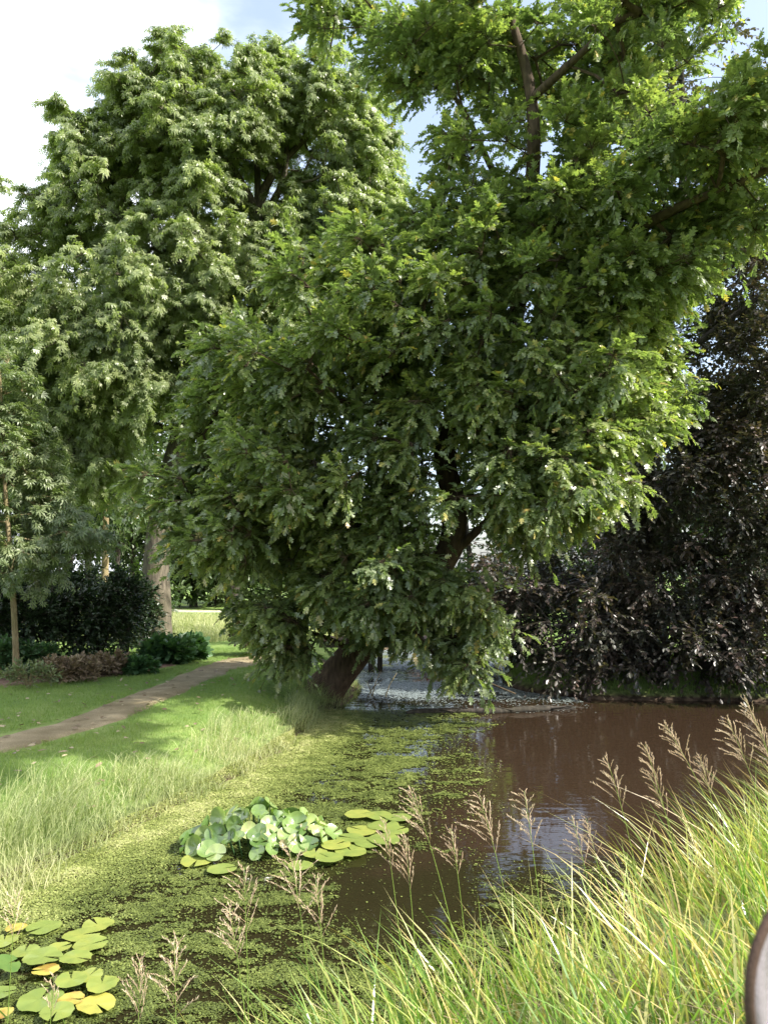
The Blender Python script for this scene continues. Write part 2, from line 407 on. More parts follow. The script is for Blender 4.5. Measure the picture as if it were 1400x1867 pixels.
# ------------------------------------------------------------------ leaves and trees
def tmpl(kind):
    if kind == 'oak':
        s = [(0, 0, 0), (.42, 0, .02), (.25, 0, .01), (.66, 0, .0), (.55, 0, .01), (1, 0, -.10),
             (.40, .33, .04), (.72, .40, .03), (.92, .20, -.04), (.40, -.33, .04), (.72, -.40, .03), (.92, -.20, -.04)]
        f = [(0, 1, 6), (2, 3, 7), (4, 5, 8), (1, 0, 9), (3, 2, 10), (5, 4, 11)]
    elif kind == 'long':
        s = [(0, 0, 0), (.45, 0, .03), (1, 0, -.18), (.45, .19, .08), (.45, -.19, .08), (.78, .13, .0), (.78, -.13, .0)]
        f = [(0, 1, 3), (1, 5, 3), (1, 2, 5), (1, 0, 4), (6, 1, 4), (2, 1, 6)]
    elif kind == 'hand':     # palmate leaf of drooping fingers
        s = [(0, 0, 0)]; f = []
        for a, l in ((-70, .7), (-35, .9), (0, 1), (35, .9), (70, .7)):
            ca, sa = math.cos(RAD(a)), math.sin(RAD(a)); b = len(s)
            s += [(ca * l * .6 - sa * .10, sa * l * .6 + ca * .10, .02), (ca * l, sa * l, -.25 * l), (ca * l * .6 + sa * .10, sa * l * .6 - ca * .10, .02)]
            f += [(0, b, b + 2), (b, b + 1, b + 2)]
    else:
        s = [(0, 0, 0), (.4, .28, .05), (.8, .22, .03), (1, 0, -.05), (.8, -.22, .03), (.4, -.28, .05)]
        f = [(0, 2, 1), (0, 3, 2), (0, 4, 3), (0, 5, 4)]
    return np.array(s, float), np.array(f)

def leaves(kind, P, D, N, S, tint):
    V, f = tmpl(kind); D = norm(D); W = norm(np.cross(N, D)); U = np.cross(D, W)
    out = P[:, None] + S[:, None, None] * (V[None, :, 0:1] * D[:, None] + V[None, :, 1:2] * W[:, None] + V[None, :, 2:3] * U[:, None])
    Fc = (np.arange(len(P))[:, None, None] * len(V) + f[None]).reshape(-1, 3)
    return out.reshape(-1, 3), Fc, np.repeat(tint, len(V))

def frusta(P0, P1, R0, R1, n=5):
    T = norm(P1 - P0); ref = np.where(np.abs(T[:, 2:3]) < .9, np.array([[0, 0, 1.]]), np.array([[1., 0, 0]]))
    U = norm(np.cross(T, ref)); W = np.cross(T, U); a = np.arange(n) * 2 * math.pi / n
    o = np.cos(a)[None, :, None] * U[:, None] + np.sin(a)[None, :, None] * W[:, None]
    V = np.concatenate([P0[:, None] + o * R0[:, None, None], P1[:, None] + o * R1[:, None, None]], 1).reshape(-1, 3)
    j = np.arange(n); q = np.stack([j, (j + 1) % n, n + (j + 1) % n, n + j], -1)
    return V, (np.arange(len(P0))[:, None, None] * 2 * n + q[None]).reshape(-1, 4)

def resample(P, step=.3):
    P = np.asarray(P, float); d = np.r_[0, np.cumsum(np.linalg.norm(np.diff(P[:, :3], axis=0), axis=1))]
    n = max(int(d[-1] / step), 2); s = np.linspace(0, d[-1], n + 1)
    Q = np.stack([np.interp(s, d, P[:, k]) for k in range(P.shape[1])], 1)
    for _ in range(3): Q[1:-1] = (Q[:-2] + 2 * Q[1:-1] + Q[2:]) / 4
    return Q

def tree(name, label, cat, trunk, blobs, leafmat, bark, kind='leaf', size=.15, seed=0, group=None, limbs=(), n_limbs=6,
         twigs=7, per=6, R=.5, droop=.25, gap=.42, gapf=.8, wind=(0, 0, 0), crownstart=.35, r0=.007, upb=.25, tip=0.0, trunk_sides=14, flare=.5,
         hang=.3, holes=(), tw_mesh=True, zmin=None, clear=(), dens=1.0):
    """trunk: [(x,y,z,r)...]; blobs: [(centre, (rx,ry,rz), n)...]; holes: [(centre, r)...] thin spots the sky shows through"""
    rng = np.random.default_rng(seed)
    tr = resample(trunk, .3); base = tr[0, :3].copy()
    root = thing(name, label, cat, base, group)
    # trunk
    mb = MB(); rr = tr[:, 3].copy(); hh = tr[:, 2] - tr[0, 2]
    rr = rr * (1 + flare * np.exp(-hh / .35)); Pt = tr[:, :3] - base
    Pt = np.vstack([Pt[0] - np.array([0, 0, .25]), Pt]); rr = np.r_[rr[0] * 1.1, rr]
    mb.tube(Pt, rr, trunk_sides, wob=.16, seed=seed)
    obj('trunk', mb.mesh('trunk'), bark, root)
    # nodes of the skeleton
    pos = [tuple(p) for p in tr[int(len(tr) * crownstart):, :3]]
    par = [-1] * len(pos); first = [-1] * len(pos)
    ntr = len(pos)
    for li, lb in enumerate(limbs):
        q = resample(lb, .3); m2 = MB(); m2.tube(q[:, :3] - base, q[:, 3], 9, wob=.14, seed=seed + li)
        obj('limb', m2.mesh('limb'), bark, root)
        for p in q[1:, :3]: pos.append(tuple(p)); par.append(-1); first.append(-1)
    nfix = len(pos)
    # clump centres
    cs = []
    for c, r, n in blobs:
        n = int(n * dens)
        d = norm(rng.normal(size=(n, 3))); k = rng.random(n) ** .42
        p = np.array(c) + d * k[:, None] * np.array(r)
        g = noise(p, gapf, seed + 5, 2)
        keep = g > gap
        for hc, hr in holes: keep &= np.linalg.norm((p - np.array(hc)) * np.array([1, .35, 1]), axis=1) > hr
        for pl, cr_ in clear:           # boughs that show: no clumps in front of them
            q = resample(pl, .15)[:, :3]
            for a_ in q:
                ray = np.array([0, 0, CAM_Z]) + (a_ - np.array([0, 0, CAM_Z])) * (p[:, 1:2] / a_[1])
                keep &= ~((p[:, 1] < a_[1] + .25) & (np.hypot(p[:, 0] - ray[:, 0], p[:, 2] - ray[:, 2]) < cr_))
        if zmin is not None: keep &= p[:, 2] > zmin
        cs.append(p[keep])
    cs = np.concatenate(cs)
    tp = np.array(pos[:nfix])
    dd = np.min(np.linalg.norm(cs[:, None] - tp[None], axis=2), axis=1)
    cs = cs[np.argsort(dd)]
    cap = len(pos) + len(cs) * 12
    PA = np.zeros((cap, 3)); PA[:nfix] = tp; PL = np.zeros(cap); np_ = nfix
    par += [0] * (cap - nfix); first += [-1] * (cap - nfix)
    cnt = np.zeros(cap); ends = np.zeros(len(cs), int)
    for ci, c in enumerate(cs):
        v = c - PA[:np_]; d = np.linalg.norm(v, axis=1)
        cost = d + .22 * PL[:np_] + .5 * np.maximum(0, PA[:np_, 2] - c[2] - .3)
        b = int(np.argmin(cost)); p0 = PA[b]; dist = d[b]
        k = min(max(int(dist / .4), 1), 11)
        mid = (p0 + c) / 2 + rng.normal(size=3) * dist * .10 + np.array([0, 0, dist * .10])
        prev = b
        for s in range(1, k + 1):
            t = s / k; q = (1 - t) ** 2 * p0 + 2 * t * (1 - t) * mid + t * t * c
            PA[np_] = q; par[np_] = prev; PL[np_] = PL[prev] + dist / k
            first[np_] = np_ if first[prev] == -1 else first[prev]
            prev = np_; np_ += 1
        ends[ci] = prev
    cnt[ends] = 1
    for k in range(np_ - 1, nfix - 1, -1): cnt[par[k]] += cnt[k]
    ids = np.arange(nfix, np_); pp = np.array(par[nfix:np_]); ff = np.array(first[nfix:np_])
    Rn = r0 * np.maximum(cnt[:np_], 1) ** .45
    Rp = np.where(pp < nfix, Rn[ids] * 1.15, np.minimum(Rn[pp], Rn[ids] * 1.5))
    firsts, tot = np.unique(ff, return_counts=True)
    big = firsts[np.argsort(-tot)][:n_limbs]
    used = np.zeros(len(ids), bool)
    for b in big:
        sel = (ff == b) & (cnt[ids] >= 4)
        if sel.sum() < 3: continue
        used |= sel
        V, Fq = frusta(PA[pp[sel]] - base, PA[ids[sel]] - base, Rp[sel], Rn[ids][sel], 6)
        obj('limb', (V, Fq, None, True), bark, root)
    # twigs and leaves
    n = len(cs); cc = cs.mean(0)
    outw = norm((cs - cc) * np.array([1, 1, .6]))
    T = n * twigs
    c0 = np.repeat(cs, twigs, 0)
    td = norm(rng.normal(size=(T, 3)) * .8 + np.repeat(outw, twigs, 0) * .75 + np.array([0, 0, upb]) + np.array(wind))
    tl = R * (.55 + .75 * rng.random(T)) * np.repeat(.75 + .5 * rng.random(n), twigs)
    def tp_(t): return c0 + td * (tl * t)[:, None] - np.array([0, 0, 1.]) * (droop * tl * t * t)[:, None]
    sv, sf, k = [], [], 0
    sel = ~used
    V, Fq = frusta(PA[pp[sel]] - base, PA[ids[sel]] - base, Rp[sel], Rn[ids][sel], 4)
    sv.append(V); sf.append(Fq)
    if tw_mesh:
        o = np.ones(T)
        a, b_, c_ = tp_(o * 0) - base, tp_(o * .5) - base, tp_(o) - base
        for q0, q1, ra, rb in ((a, b_, .004, .003), (b_, c_, .003, .0015)):
            V2, F2 = frusta(q0, q1, o * ra, o * rb, 3); n0 = sum(len(x) for x in sv); sv.append(V2); sf.append(F2 + n0)
    obj('twigs', (np.concatenate(sv), sf, None, False), bark, root)
    Ls = []
    P_, D_, N_, S_, T_ = [], [], [], [], []
    ct = np.repeat(rng.random(n), twigs)
    for j in range(per):
        t = .25 + .75 * (j + rng.random(T) * .7) / per; t = np.minimum(t, 1)
        p = tp_(t); tan = norm(td - np.array([0, 0, 1.]) * (2 * droop * t)[:, None])
        side = norm(np.cross(tan, np.array([0, 0, 1.])) + 1e-3) * (1 if j % 2 else -1)
        ang = .9 * (1 - t) + .25
        d = norm(tan + side * ang[:, None] + rng.normal(size=(T, 3)) * .3 - np.array([0, 0, hang]))
        nn = norm(np.array([0, 0, 1.]) + rng.normal(size=(T, 3)) * .45 + tan * .3)
        s = size * (.5 + .85 * rng.random(T))
        tt = .12 + .40 * ct + .35 * rng.random(T)
        tt = np.where(rng.random(T) < tip * (t > .8), .9 + .1 * rng.random(T), tt)
        P_.append(p - base); D_.append(d); N_.append(nn); S_.append(s); T_.append(tt)
    V, Fc, tt = leaves(kind, np.concatenate(P_), np.concatenate(D_), np.concatenate(N_), np.concatenate(S_), np.concatenate(T_))
    obj('crown', (V, Fc, tt), leafmat, root)
    return root

def pb(px, py, y, rx, ry, rd, n):
    """crown lobe of about rx by ry photo pixels seen at distance y, rd metres deep"""
    c = at(px, py, y); return (c, (rx * y / F, rd, ry * y / F), n)

def tp(*pts):   # trunk / limb from (px,py,depth,radius)
    return [(*at(a, b, y), r) for a, b, y, r in pts]

# --- the leaning oak
b0 = at(588, 1262, 13.4); b0[2] = .18
oak_trunk = [(*b0, .29)] + tp((635, 1205, 13.3, .27), (700, 1130, 13.0, .26), (770, 1070, 12.8, .25), (830, 1005, 12.6, .22),
                              (835, 930, 12.6, .20), (805, 840, 12.6, .18), (800, 790, 12.6, .17), (850, 740, 12.7, .16), (925, 640, 12.8, .15), (950, 540, 12.9, .14),
                              (960, 420, 12.4, .13), (975, 290, 11.8, .11), (970, 160, 11.6, .09), (930, 30, 11.8, .06), (910, -80, 12, .03))
D = 12.3
tree('oak_tree', 'large leaning oak with lobed green leaves, its trunk rising over the pond from the left', 'tree', oak_trunk,
     [pb(930, 90, 12.6, 230, 150, 2.2, 84), pb(620, 20, 12.6, 90, 50, 1.0, 14), pb(820, 130, 12.4, 120, 110, 1.6, 34), pb(740, 110, 12.4, 60, 60, 1.0, 10), pb(810, 270, 12.4, 60, 60, 1.0, 12),
      pb(1180, 20, 11.2, 170, 100, 1.8, 55), pb(1120, 190, 11.2, 170, 130, 1.8, 42), pb(1300, 290, 10.2, 150, 110, 1.8, 48), pb(1390, 240, 10.0, 110, 80, 1.5, 24),
      pb(960, 350, 12.2, 190, 150, 2.0, 80), pb(850, 1000, 11.0, 110, 45, .6, 26), pb(835, 905, 11.0, 70, 60, .5, 20), pb(900, 1080, 11.2, 90, 40, .6, 18), pb(1020, 500, 11.8, 250, 140, 2.2, 120), pb(1200, 430, 10.8, 130, 110, 1.6, 50), pb(1350, 390, 10.2, 80, 40, 1.0, 12),
      pb(700, 480, 12.2, 200, 110, 1.8, 60), pb(660, 600, 11.8, 280, 130, 2.2, 120), pb(760, 690, 12.0, 250, 110, 2.4, 75),
      pb(480, 720, 11.6, 170, 110, 1.8, 70), pb(430, 860, 11.4, 160, 110, 1.8, 75), pb(560, 860, 12.0, 230, 150, 2.4, 115), pb(520, 970, 11.8, 190, 75, 2.2, 90), pb(660, 1010, 12.2, 180, 65, 2.2, 70),
      pb(1040, 700, 11.6, 140, 160, 2.0, 100), pb(1130, 620, 11.8, 130, 110, 1.8, 50), ((5.5, 5.4, 9.8), (1.8, 1.5, .9), 66), ((3.6, 5.2, 9.8), (2.0, 1.5, .9), 66), ((6.1, 7.6, 10.1), (1.3, 1.4, .9), 40), ((1.9, 6.4, 10), (2.0, 1.4, .8), 44), ((4.2, 7.2, 10.2), (1.8, 1.2, .8), 26), ((5.6, 3.7, 9.8), (1.7, 1.1, .8), 36), ((3.6, 3.4, 9.8), (1.6, 1.0, .8), 20), pb(980, 870, 11.4, 130, 130, 1.8, 90), pb(1060, 860, 11.2, 90, 100, 1.4, 36),  # tuple-centred lobes: unseen overhead foliage, added to cast dappled shade on the lawn
      pb(920, 990, 11.6, 100, 70, 1.5, 44), pb(850, 1060, 11.8, 80, 30, 1.2, 12), pb(860, 800, 12.0, 120, 140, 2.0, 70), pb(760, 800, 11.4, 120, 90, 1.4, 40), pb(780, 930, 11.4, 120, 80, 1.4, 40),
      pb(560, 1165, 12.3, 60, 20, .8, 8), pb(840, 960, 11.2, 120, 80, 1.0, 44), pb(800, 1050, 11.4, 110, 50, 1.0, 26), pb(700, 1080, 11.6, 110, 40, 1.0, 20), pb(900, 700, 11.4, 120, 90, 1.4, 34), pb(1160, 700, 11.6, 90, 120, 1.5, 44), pb(740, 1150, 11.8, 80, 25, .9, 7), pb(860, 1140, 11.8, 80, 35, .9, 14), pb(840, 1200, 11.6, 50, 20, .6, 6), pb(500, 1120, 12.0, 70, 30, 1.0, 12), pb(640, 1095, 12.0, 110, 30, 1.2, 12)],
     M['oak_leaf'], M['bark_oak'], kind='oak', size=.112, seed=11, twigs=16, per=13, R=.47, droop=.2, gap=.385, gapf=.75, wind=(-.25, 0, 0), crownstart=.12, tip=.10, n_limbs=8, hang=.15, flare=.22, r0=.008,
     clear=[(tp((975, 300, 11.8, 1), (970, 130, 11.6, 1)), .36), (tp((985, 170, 11.6, 1), (1050, 110, 11.2, 1)), .26), (tp((1160, 420, 10.7, 1), (1240, 370, 10.3, 1), (1400, 310, 9.9, 1)), .34), (tp((850, 740, 12.7, 1), (800, 790, 12.6, 1), (803, 830, 12.6, 1)), .20), (tp((870, 220, 12.2, 1), (900, 300, 12.4, 1)), .2)], dens=1.2,
     limbs=[tp((960, 500, 12.9, .09), (1060, 470, 11.8, .085), (1170, 415, 10.7, .08), (1240, 370, 10.3, .07), (1340, 340, 10, .055), (1400, 310, 9.9, .045), (1470, 270, 9.8, .03)),
            tp((975, 175, 11.6, .07), (1040, 115, 11.2, .06), (1100, 60, 11, .045), (1150, 10, 11, .03)),
            tp((960, 420, 13, .07), (890, 300, 12.6, .055), (850, 200, 12.4, .045), (800, 140, 12.3, .03), (740, 60, 12.3, .02)),
            tp((800, 800, 12.6, .05), (770, 790, 12.2, .04), (740, 770, 12, .03), (640, 730, 11.8, .02)),
            tp((830, 1005, 12.6, .08), (900, 940, 12.2, .06), (960, 880, 11.9, .04)),
            tp((760, 1085, 12.8, .08), (660, 1010, 12.3, .06), (540, 930, 11.9, .045), (450, 850, 11.6, .03)),
            tp((690, 1140, 13.0, .06), (760, 1170, 12.4, .035), (860, 1235, 11.8, .02), (940, 1265, 11.7, .01)),
            tp((650, 1190, 13.2, .06), (600, 1160, 12.6, .04), (520, 1140, 12.2, .02))],
     holes=[(at(752, 235, 12.4), .75), (at(640, 720, 12), .46), (at(700, 745, 12), .34), (at(810, 695, 12.2), .40), (at(920, 635, 12.3), .33), (at(645, 830, 12), .42), (at(560, 570, 12), .35), (at(840, 920, 12), .3), (at(610, 1000, 12), .3), (at(1270, 660, 12), .5)], zmin=.55)

# --- big round-headed tree behind, left
t0 = at(285, 1172, 19.5); t0[2] = gz(t0[0], t0[1])
big_trunk = [(*t0, .36)] + tp((287, 1100, 19.5, .33), (283, 1020, 19.5, .31), (296, 950, 19.6, .30), (312, 860, 19.8, .28), (345, 740, 20, .26), (400, 600, 20.3, .24), (450, 480, 20.5, .22), (470, 380, 20.5, .19))
tree('broadleaf_tree', 'tall round-headed tree with pale drooping leaf tufts and thick grey trunk beside the path', 'tree', big_trunk,
     [pb(390, 225, 20, 190, 100, 2.8, 125), pb(345, 150, 20, 85, 40, 1.8, 32), pb(515, 140, 20, 60, 50, 1.2, 22), pb(590, 210, 20, 120, 90, 2.2, 70), pb(640, 330, 20, 90, 130, 2.2, 55), pb(300, 330, 19.6, 260, 130, 3.0, 170),
      pb(190, 290, 20, 70, 70, 1.8, 34), pb(125, 420, 19.6, 110, 85, 2.4, 70), pb(50, 575, 19.2, 190, 105, 2.6, 120), pb(480, 420, 19.4, 230, 110, 2.6, 100), pb(270, 520, 19, 240, 120, 2.6, 130),
      pb(180, 700, 19, 200, 110, 2.4, 100), pb(420, 620, 19.6, 200, 140, 2.4, 90), pb(60, 750, 19, 140, 120, 2.2, 50), pb(160, 830, 19.4, 100, 50, 2.0, 20), pb(640, 480, 20, 80, 90, 1.6, 36), pb(560, 400, 20, 150, 110, 2.2, 70), pb(130, 265, 20, 18, 20, .6, 4), pb(30, 470, 19.6, 70, 35, 1.6, 18), pb(450, 280, 19.4, 170, 90, 2.2, 60), pb(255, 225, 20, 90, 55, 2.0, 46), pb(440, 155, 20, 100, 40, 1.8, 32), pb(560, 560, 20, 130, 90, 2, 40), pb(230, 640, 18.6, 200, 90, 2, 60), pb(100, 860, 19.6, 130, 60, 2, 30), pb(690, 330, 20, 30, 90, 1.5, 14)],
     M['lime_leaf'], M['bark_pale'], dens=1.45, clear=[(tp((470, 390, 20.5, 1), (430, 310, 20, 1)), .4), (tp((475, 370, 20.5, 1), (490, 320, 20.2, 1), (540, 270, 20, 1)), .45)], kind='hand', size=.155, seed=23, twigs=11, per=10, R=.6, droop=.6, gap=.31, gapf=.5, crownstart=.5, n_limbs=8, hang=.75, upb=.7, r0=.009, flare=.25,
     limbs=[tp((470, 390, 20.5, .14), (430, 310, 20, .10), (385, 265, 19.6, .07), (330, 230, 19.4, .05)),
            tp((470, 380, 20.5, .15), (490, 320, 20.2, .11), (540, 270, 20, .08), (600, 210, 20, .05)),
            tp((490, 385, 20.5, .12), (520, 330, 20.0, .08), (525, 250, 20, .06), (515, 150, 20, .04)),
            tp((470, 380, 20.5, .10), (470, 280, 20.2, .08), (440, 180, 20, .05)),
            tp((360, 700, 20, .12), (260, 640, 19.6, .09), (150, 610, 19.2, .06), (60, 590, 19, .04)),
            tp((420, 560, 20.3, .12), (300, 450, 19.8, .09), (200, 380, 19.6, .06), (120, 330, 19.6, .04)),
            tp((330, 790, 20, .10), (240, 760, 19.4, .06), (150, 750, 19, .04))],
     holes=[(at(765, 230, 20), 1.0), (at(640, 120, 20), .7), (at(70, 480, 19.5), .5), (at(180, 388, 19.5), .45), (at(190, 950, 19), .6)])

# --- copper beech on the far bank, right
t1 = at(1175, 1255, 15.2); t1[2] = gz(t1[0], t1[1]) 
tree('copper_beech', 'dark purple-leaved copper beech overhanging the far right bank of the pond', 'tree',
     [(*t1, .27)] + tp((1172, 1100, 15.3, .25), (1165, 980, 15.4, .24), (1170, 850, 15.6, .22), (1190, 700, 15.8, .19), (1230, 500, 16, .15), (1250, 300, 16.2, .11), (1240, 120, 16.4, .06)),
     [pb(1320, 440, 15.8, 70, 60, 1.5, 26), pb(1390, 420, 15.4, 60, 50, 1.5, 20), pb(1230, 170, 16.6, 110, 120, 1.8, 46), pb(1200, 330, 16.8, 180, 120, 1.8, 40), pb(1370, 520, 15.6, 120, 90, 1.8, 70), pb(1390, 640, 15, 130, 110, 1.8, 90), pb(1290, 780, 15.4, 130, 70, 1.8, 50), pb(1380, 780, 14.6, 130, 120, 2.0, 110), pb(1260, 590, 16, 90, 80, 1.6, 24), pb(1200, 780, 15.8, 90, 90, 1.6, 30),
      pb(1240, 880, 15.4, 150, 110, 2.0, 90), pb(1120, 960, 15.4, 130, 120, 1.8, 60), pb(1380, 980, 14.4, 140, 130, 2.0, 110), pb(1220, 1060, 14.8, 140, 100, 1.8, 80), pb(1050, 1110, 15.0, 130, 80, 1.8, 80),
      pb(950, 1170, 15.0, 110, 70, 1.4, 80), pb(960, 1060, 15.4, 110, 80, 1.4, 60), pb(1060, 1200, 14.8, 110, 60, 1.4, 60), pb(1250, 1170, 14.4, 120, 70, 1.5, 70), pb(1400, 1150, 14.0, 130, 90, 1.8, 80), pb(1150, 700, 16, 100, 100, 1.6, 30), pb(900, 1090, 15.8, 90, 60, 1.5, 28)],
     M['copper_leaf'], M['bark_dark'], kind='leaf', size=.09, seed=37, twigs=13, per=11, R=.55, droop=.2, gap=.38, gapf=.9, crownstart=.2, n_limbs=8, hang=.2, r0=.008, zmin=.35, flare=.4,
     limbs=[tp((1185, 740, 15.8, .10), (1240, 650, 15.4, .08), (1330, 580, 15, .06), (1400, 530, 14.8, .04)), tp((1170, 900, 15.6, .09), (1280, 860, 15, .06), (1390, 840, 14.6, .04)),
            tp((1170, 1050, 15.4, .08), (1280, 1010, 14.8, .06), (1400, 1000, 14.3, .04)), tp((1170, 1060, 15.4, .08), (1080, 1050, 15, .05), (980, 1090, 14.8, .03))],
     holes=[(at(1255, 680, 15), .38), (at(1320, 445, 15.5), .3), (at(1200, 1120, 15), .22), (at(1050, 1085, 15), .25)])

# --- young tree, far left
t2 = at(32, 1232, 13.2); t2[2] = gz(t2[0], t2[1])
tree('young_tree', 'slim young tree with straight tan stem at the left end of the flower bed', 'tree',
     [(*t2, .055)] + tp((28, 1140, 13.2, .05), (22, 1040, 13.2, .045), (10, 900, 13.2, .035), (5, 760, 13.2, .025), (0, 670, 13.2, .012)),
     [pb(5, 730, 13.2, 50, 80, .6, 26), pb(20, 830, 13.2, 75, 80, .9, 46), pb(50, 930, 13.2, 100, 80, 1.1, 60), pb(30, 1010, 13.2, 90, 50, 1.0, 40), pb(-90, 900, 13.2, 90, 130, 1.1, 50), pb(150, 980, 13.4, 60, 40, .7, 10)],
     M['young_leaf'], M['bark_young'], kind='hand', size=.13, seed=41, twigs=8, per=7, R=.33, droop=.3, gap=.3, crownstart=.45, r0=.004, n_limbs=5, hang=.3, trunk_sides=10, flare=.2)

# ------------------------------------------------------------------ background wood
BG = [  # px, depth, height, crown radius, lift of crown base, trunk radius, leaf material, label
    (40, 27, 11, 3.0, 2.4, .14, 'wood_leaf', 'leafy woodland tree behind the young tree crown, its stem hidden by shrubs'),
    (245, 38, 13, 3.4, 2.2, .16, 'wood_leaf', 'woodland tree directly behind the left edge of the thick grey trunk'),
    (300, 44, 13, 3.8, 2.0, .16, 'wood_leaf', 'farther woodland tree directly behind the thick grey trunk'),
    (90, 40, 14, 3.8, 2.4, .16, 'wood_leaf', 'farther woodland tree left of the thin trunks above the shrubs'),
    (480, 46, 9, 4.0, 1.0, .16, 'wood_leaf', 'distant tree right of the thick dark far trunk'),
    (-60, 31, 14, 3.6, 3.5, .20, 'wood_leaf', 'leftmost background tree, mostly hidden behind the young tree'),
    (128, 31, 14, 3.0, 5.0, .13, 'wood_leaf', 'thin dark-trunked woodland tree, left of the three slender ones above the shrubs'),
    (163, 33, 13, 2.6, 5.2, .15, 'wood_leaf', 'slender dark woodland tree in the middle of three above the shrubs'),
    (195, 28, 13, 2.8, 5.0, .14, 'wood_leaf', 'woodland tree with a paler mossy trunk, above the shrubs left of the thick trunk'),
    (216, 34, 12, 2.6, 4.6, .13, 'wood_leaf', 'thin woodland tree just left of the thick grey trunk, behind the shrubs'),
    (355, 40, 11, 3.4, 1.6, .18, 'wood_leaf', 'leafy tree beyond the meadow just right of the thick grey trunk'),
    (428, 37, 8.5, 2.8, 2.0, .42, 'wood_leaf', 'tree with a thick dark trunk at the far edge of the meadow'),
    (560, 42, 7.0, 3.2, .8, .2, 'wood_leaf', 'low tree beyond the meadow seen left of the leaning oak trunk'),
    (700, 44, 7.0, 3.4, .8, .2, 'wood_leaf', 'low distant tree directly behind the leaning oak trunk'),
    (860, 42, 7.5, 3.4, .8, .2, 'wood_leaf', 'distant green tree behind the reddish shrub right of the oak trunk'),
    (1010, 40, 9, 3.6, 2.4, .2, 'wood_leaf', 'distant green tree seen through gaps between oak and copper beech'),
    (1150, 38, 10, 3.6, 2.4, .2, 'wood_leaf', 'distant green tree behind the trunk of the copper beech'),
    (1300, 36, 10, 3.6, 2.2, .2, 'wood_leaf', 'distant green tree behind the copper beech, right of its trunk'),
    (1470, 34, 11, 3.8, 2.2, .2, 'wood_leaf', 'rightmost distant green tree behind the copper beech'),
]
for k, (px, y, H, r, lift, tr_, lm, lab) in enumerate(BG):
    x = (px - 700) / F * y; z = gz(x, y); rng = random.Random(k)
    lean = rng.uniform(-.4, .4)
    tk = [(x, y, z, tr_), (x + lean * .3, y, z + H * .3, tr_ * .85), (x + lean, y, z + H * .6, tr_ * .6), (x + lean, y, z + H * .95, tr_ * .2)]
    lift *= .62; hc = (H - lift); n = int(1.7 * r * r * hc)
    bl = [((x + lean, y, z + lift + hc * .42), (r, r, hc * .42), int(n * .6)), ((x + lean * 1.5 + .6, y, z + lift + hc * .75), (r * .7, r * .7, hc * .28), int(n * .35)),
          ((x - .8, y - .5, z + lift + hc * .25), (r * .9, r * .7, hc * .22), int(n * .2))]
    bark = M['bark_young'] if k == 8 else M['bark_dark']
    tree('woodland_tree', lab, 'tree', tk, bl, M[lm], bark, kind='leaf', size=.24, seed=100 + k, twigs=8, per=6, R=.75, droop=.3, gap=.40, gapf=.4, crownstart=.3,
         group='trees of the wood beyond the garden', n_limbs=4, trunk_sides=9, tw_mesh=True, r0=.012, flare=.2)

# ------------------------------------------------------------------ shrubs
def shrub(name, label, px, y, w_, h_, mat, size=.08, kind='leaf', seed=0, n=60, dep=None, group=None, cat='shrub', tw=9, per=8, R=.3, stems=5, gap=.28, droop=.1, upb=.4, hang=.1, wood=None, r0=.004):
    x = (px - 700) / F * y; z = gz(x, y); rng = random.Random(seed); dep = dep or w_ * .7
    tk = [(x, y, z, .03), (x, y, z + h_ * .3, .025), (x + .05, y, z + h_ * .7, .012)]
    lb = []
    for s in range(stems):
        a = s / stems * 6.283 + rng.random(); q = rng.uniform(.3, .75)
        lb.append([(x, y, z, .022), (x + math.cos(a) * w_ * .2 * q, y + math.sin(a) * dep * .2 * q, z + h_ * .35, .017), (x + math.cos(a) * w_ * .45 * q, y + math.sin(a) * dep * .45 * q, z + h_ * .75, .008)])
    bl = [((x, y, z + h_ * .42), (w_ / 2, dep / 2, h_ * .42), int(n * .6)),
          ((x - w_ * .22, y - dep * .1, z + h_ * .55), (w_ * .3, dep * .35, h_ * .35), int(n * .25)), ((x + w_ * .2, y, z + h_ * .5), (w_ * .32, dep * .35, h_ * .42), int(n * .25))]
    return tree(name, label, cat, tk, bl, mat, wood or M['bark_dark'], kind=kind, size=size, seed=seed, twigs=tw, per=per, R=R, droop=droop, gap=gap, gapf=1.6, crownstart=0.0,
                group=group, limbs=lb, n_limbs=0, trunk_sides=7, upb=upb, hang=hang, r0=r0, flare=.1, zmin=z + .08)

HG = 'dark evergreen shrubs behind the flower bed'
shrub('evergreen_shrub', 'dark evergreen shrub at the left frame edge behind the young tree', -20, 15.0, 2.2, 2.0, M['dark_leaf'], seed=201, n=130, group=HG)
shrub('evergreen_shrub', 'dark evergreen shrub just right of the slim tan stem', 95, 15.6, 2.2, 2.1, M['dark_leaf'], seed=202, n=140, group=HG)
shrub('evergreen_shrub', 'dense dark evergreen shrub midway between slim tan stem and thick trunk', 185, 16.4, 2.0, 2.1, M['dark_leaf'], seed=203, n=140, group=HG)
shrub('evergreen_shrub', 'dark evergreen shrub touching the left side of the thick grey trunk', 238, 17.6, 1.35, 1.9, M['dark_leaf'], seed=204, n=100, group=HG)
shrub('evergreen_shrub', 'dark shrub on the far bank left of the copper beech trunk, near the footbridge', 935, 17.2, 2.4, 2.6, M['dark_leaf'], seed=208, n=130, group=None)
shrub('evergreen_shrub', 'dark shrub on the far bank directly behind the copper beech trunk', 1130, 17.8, 2.8, 2.4, M['dark_leaf'], seed=209, n=130, group=None)
shrub('evergreen_shrub', 'dark shrub on the far bank at the right frame edge behind the copper beech', 1340, 17.0, 2.8, 2.2, M['dark_leaf'], seed=210, n=130, group=None)
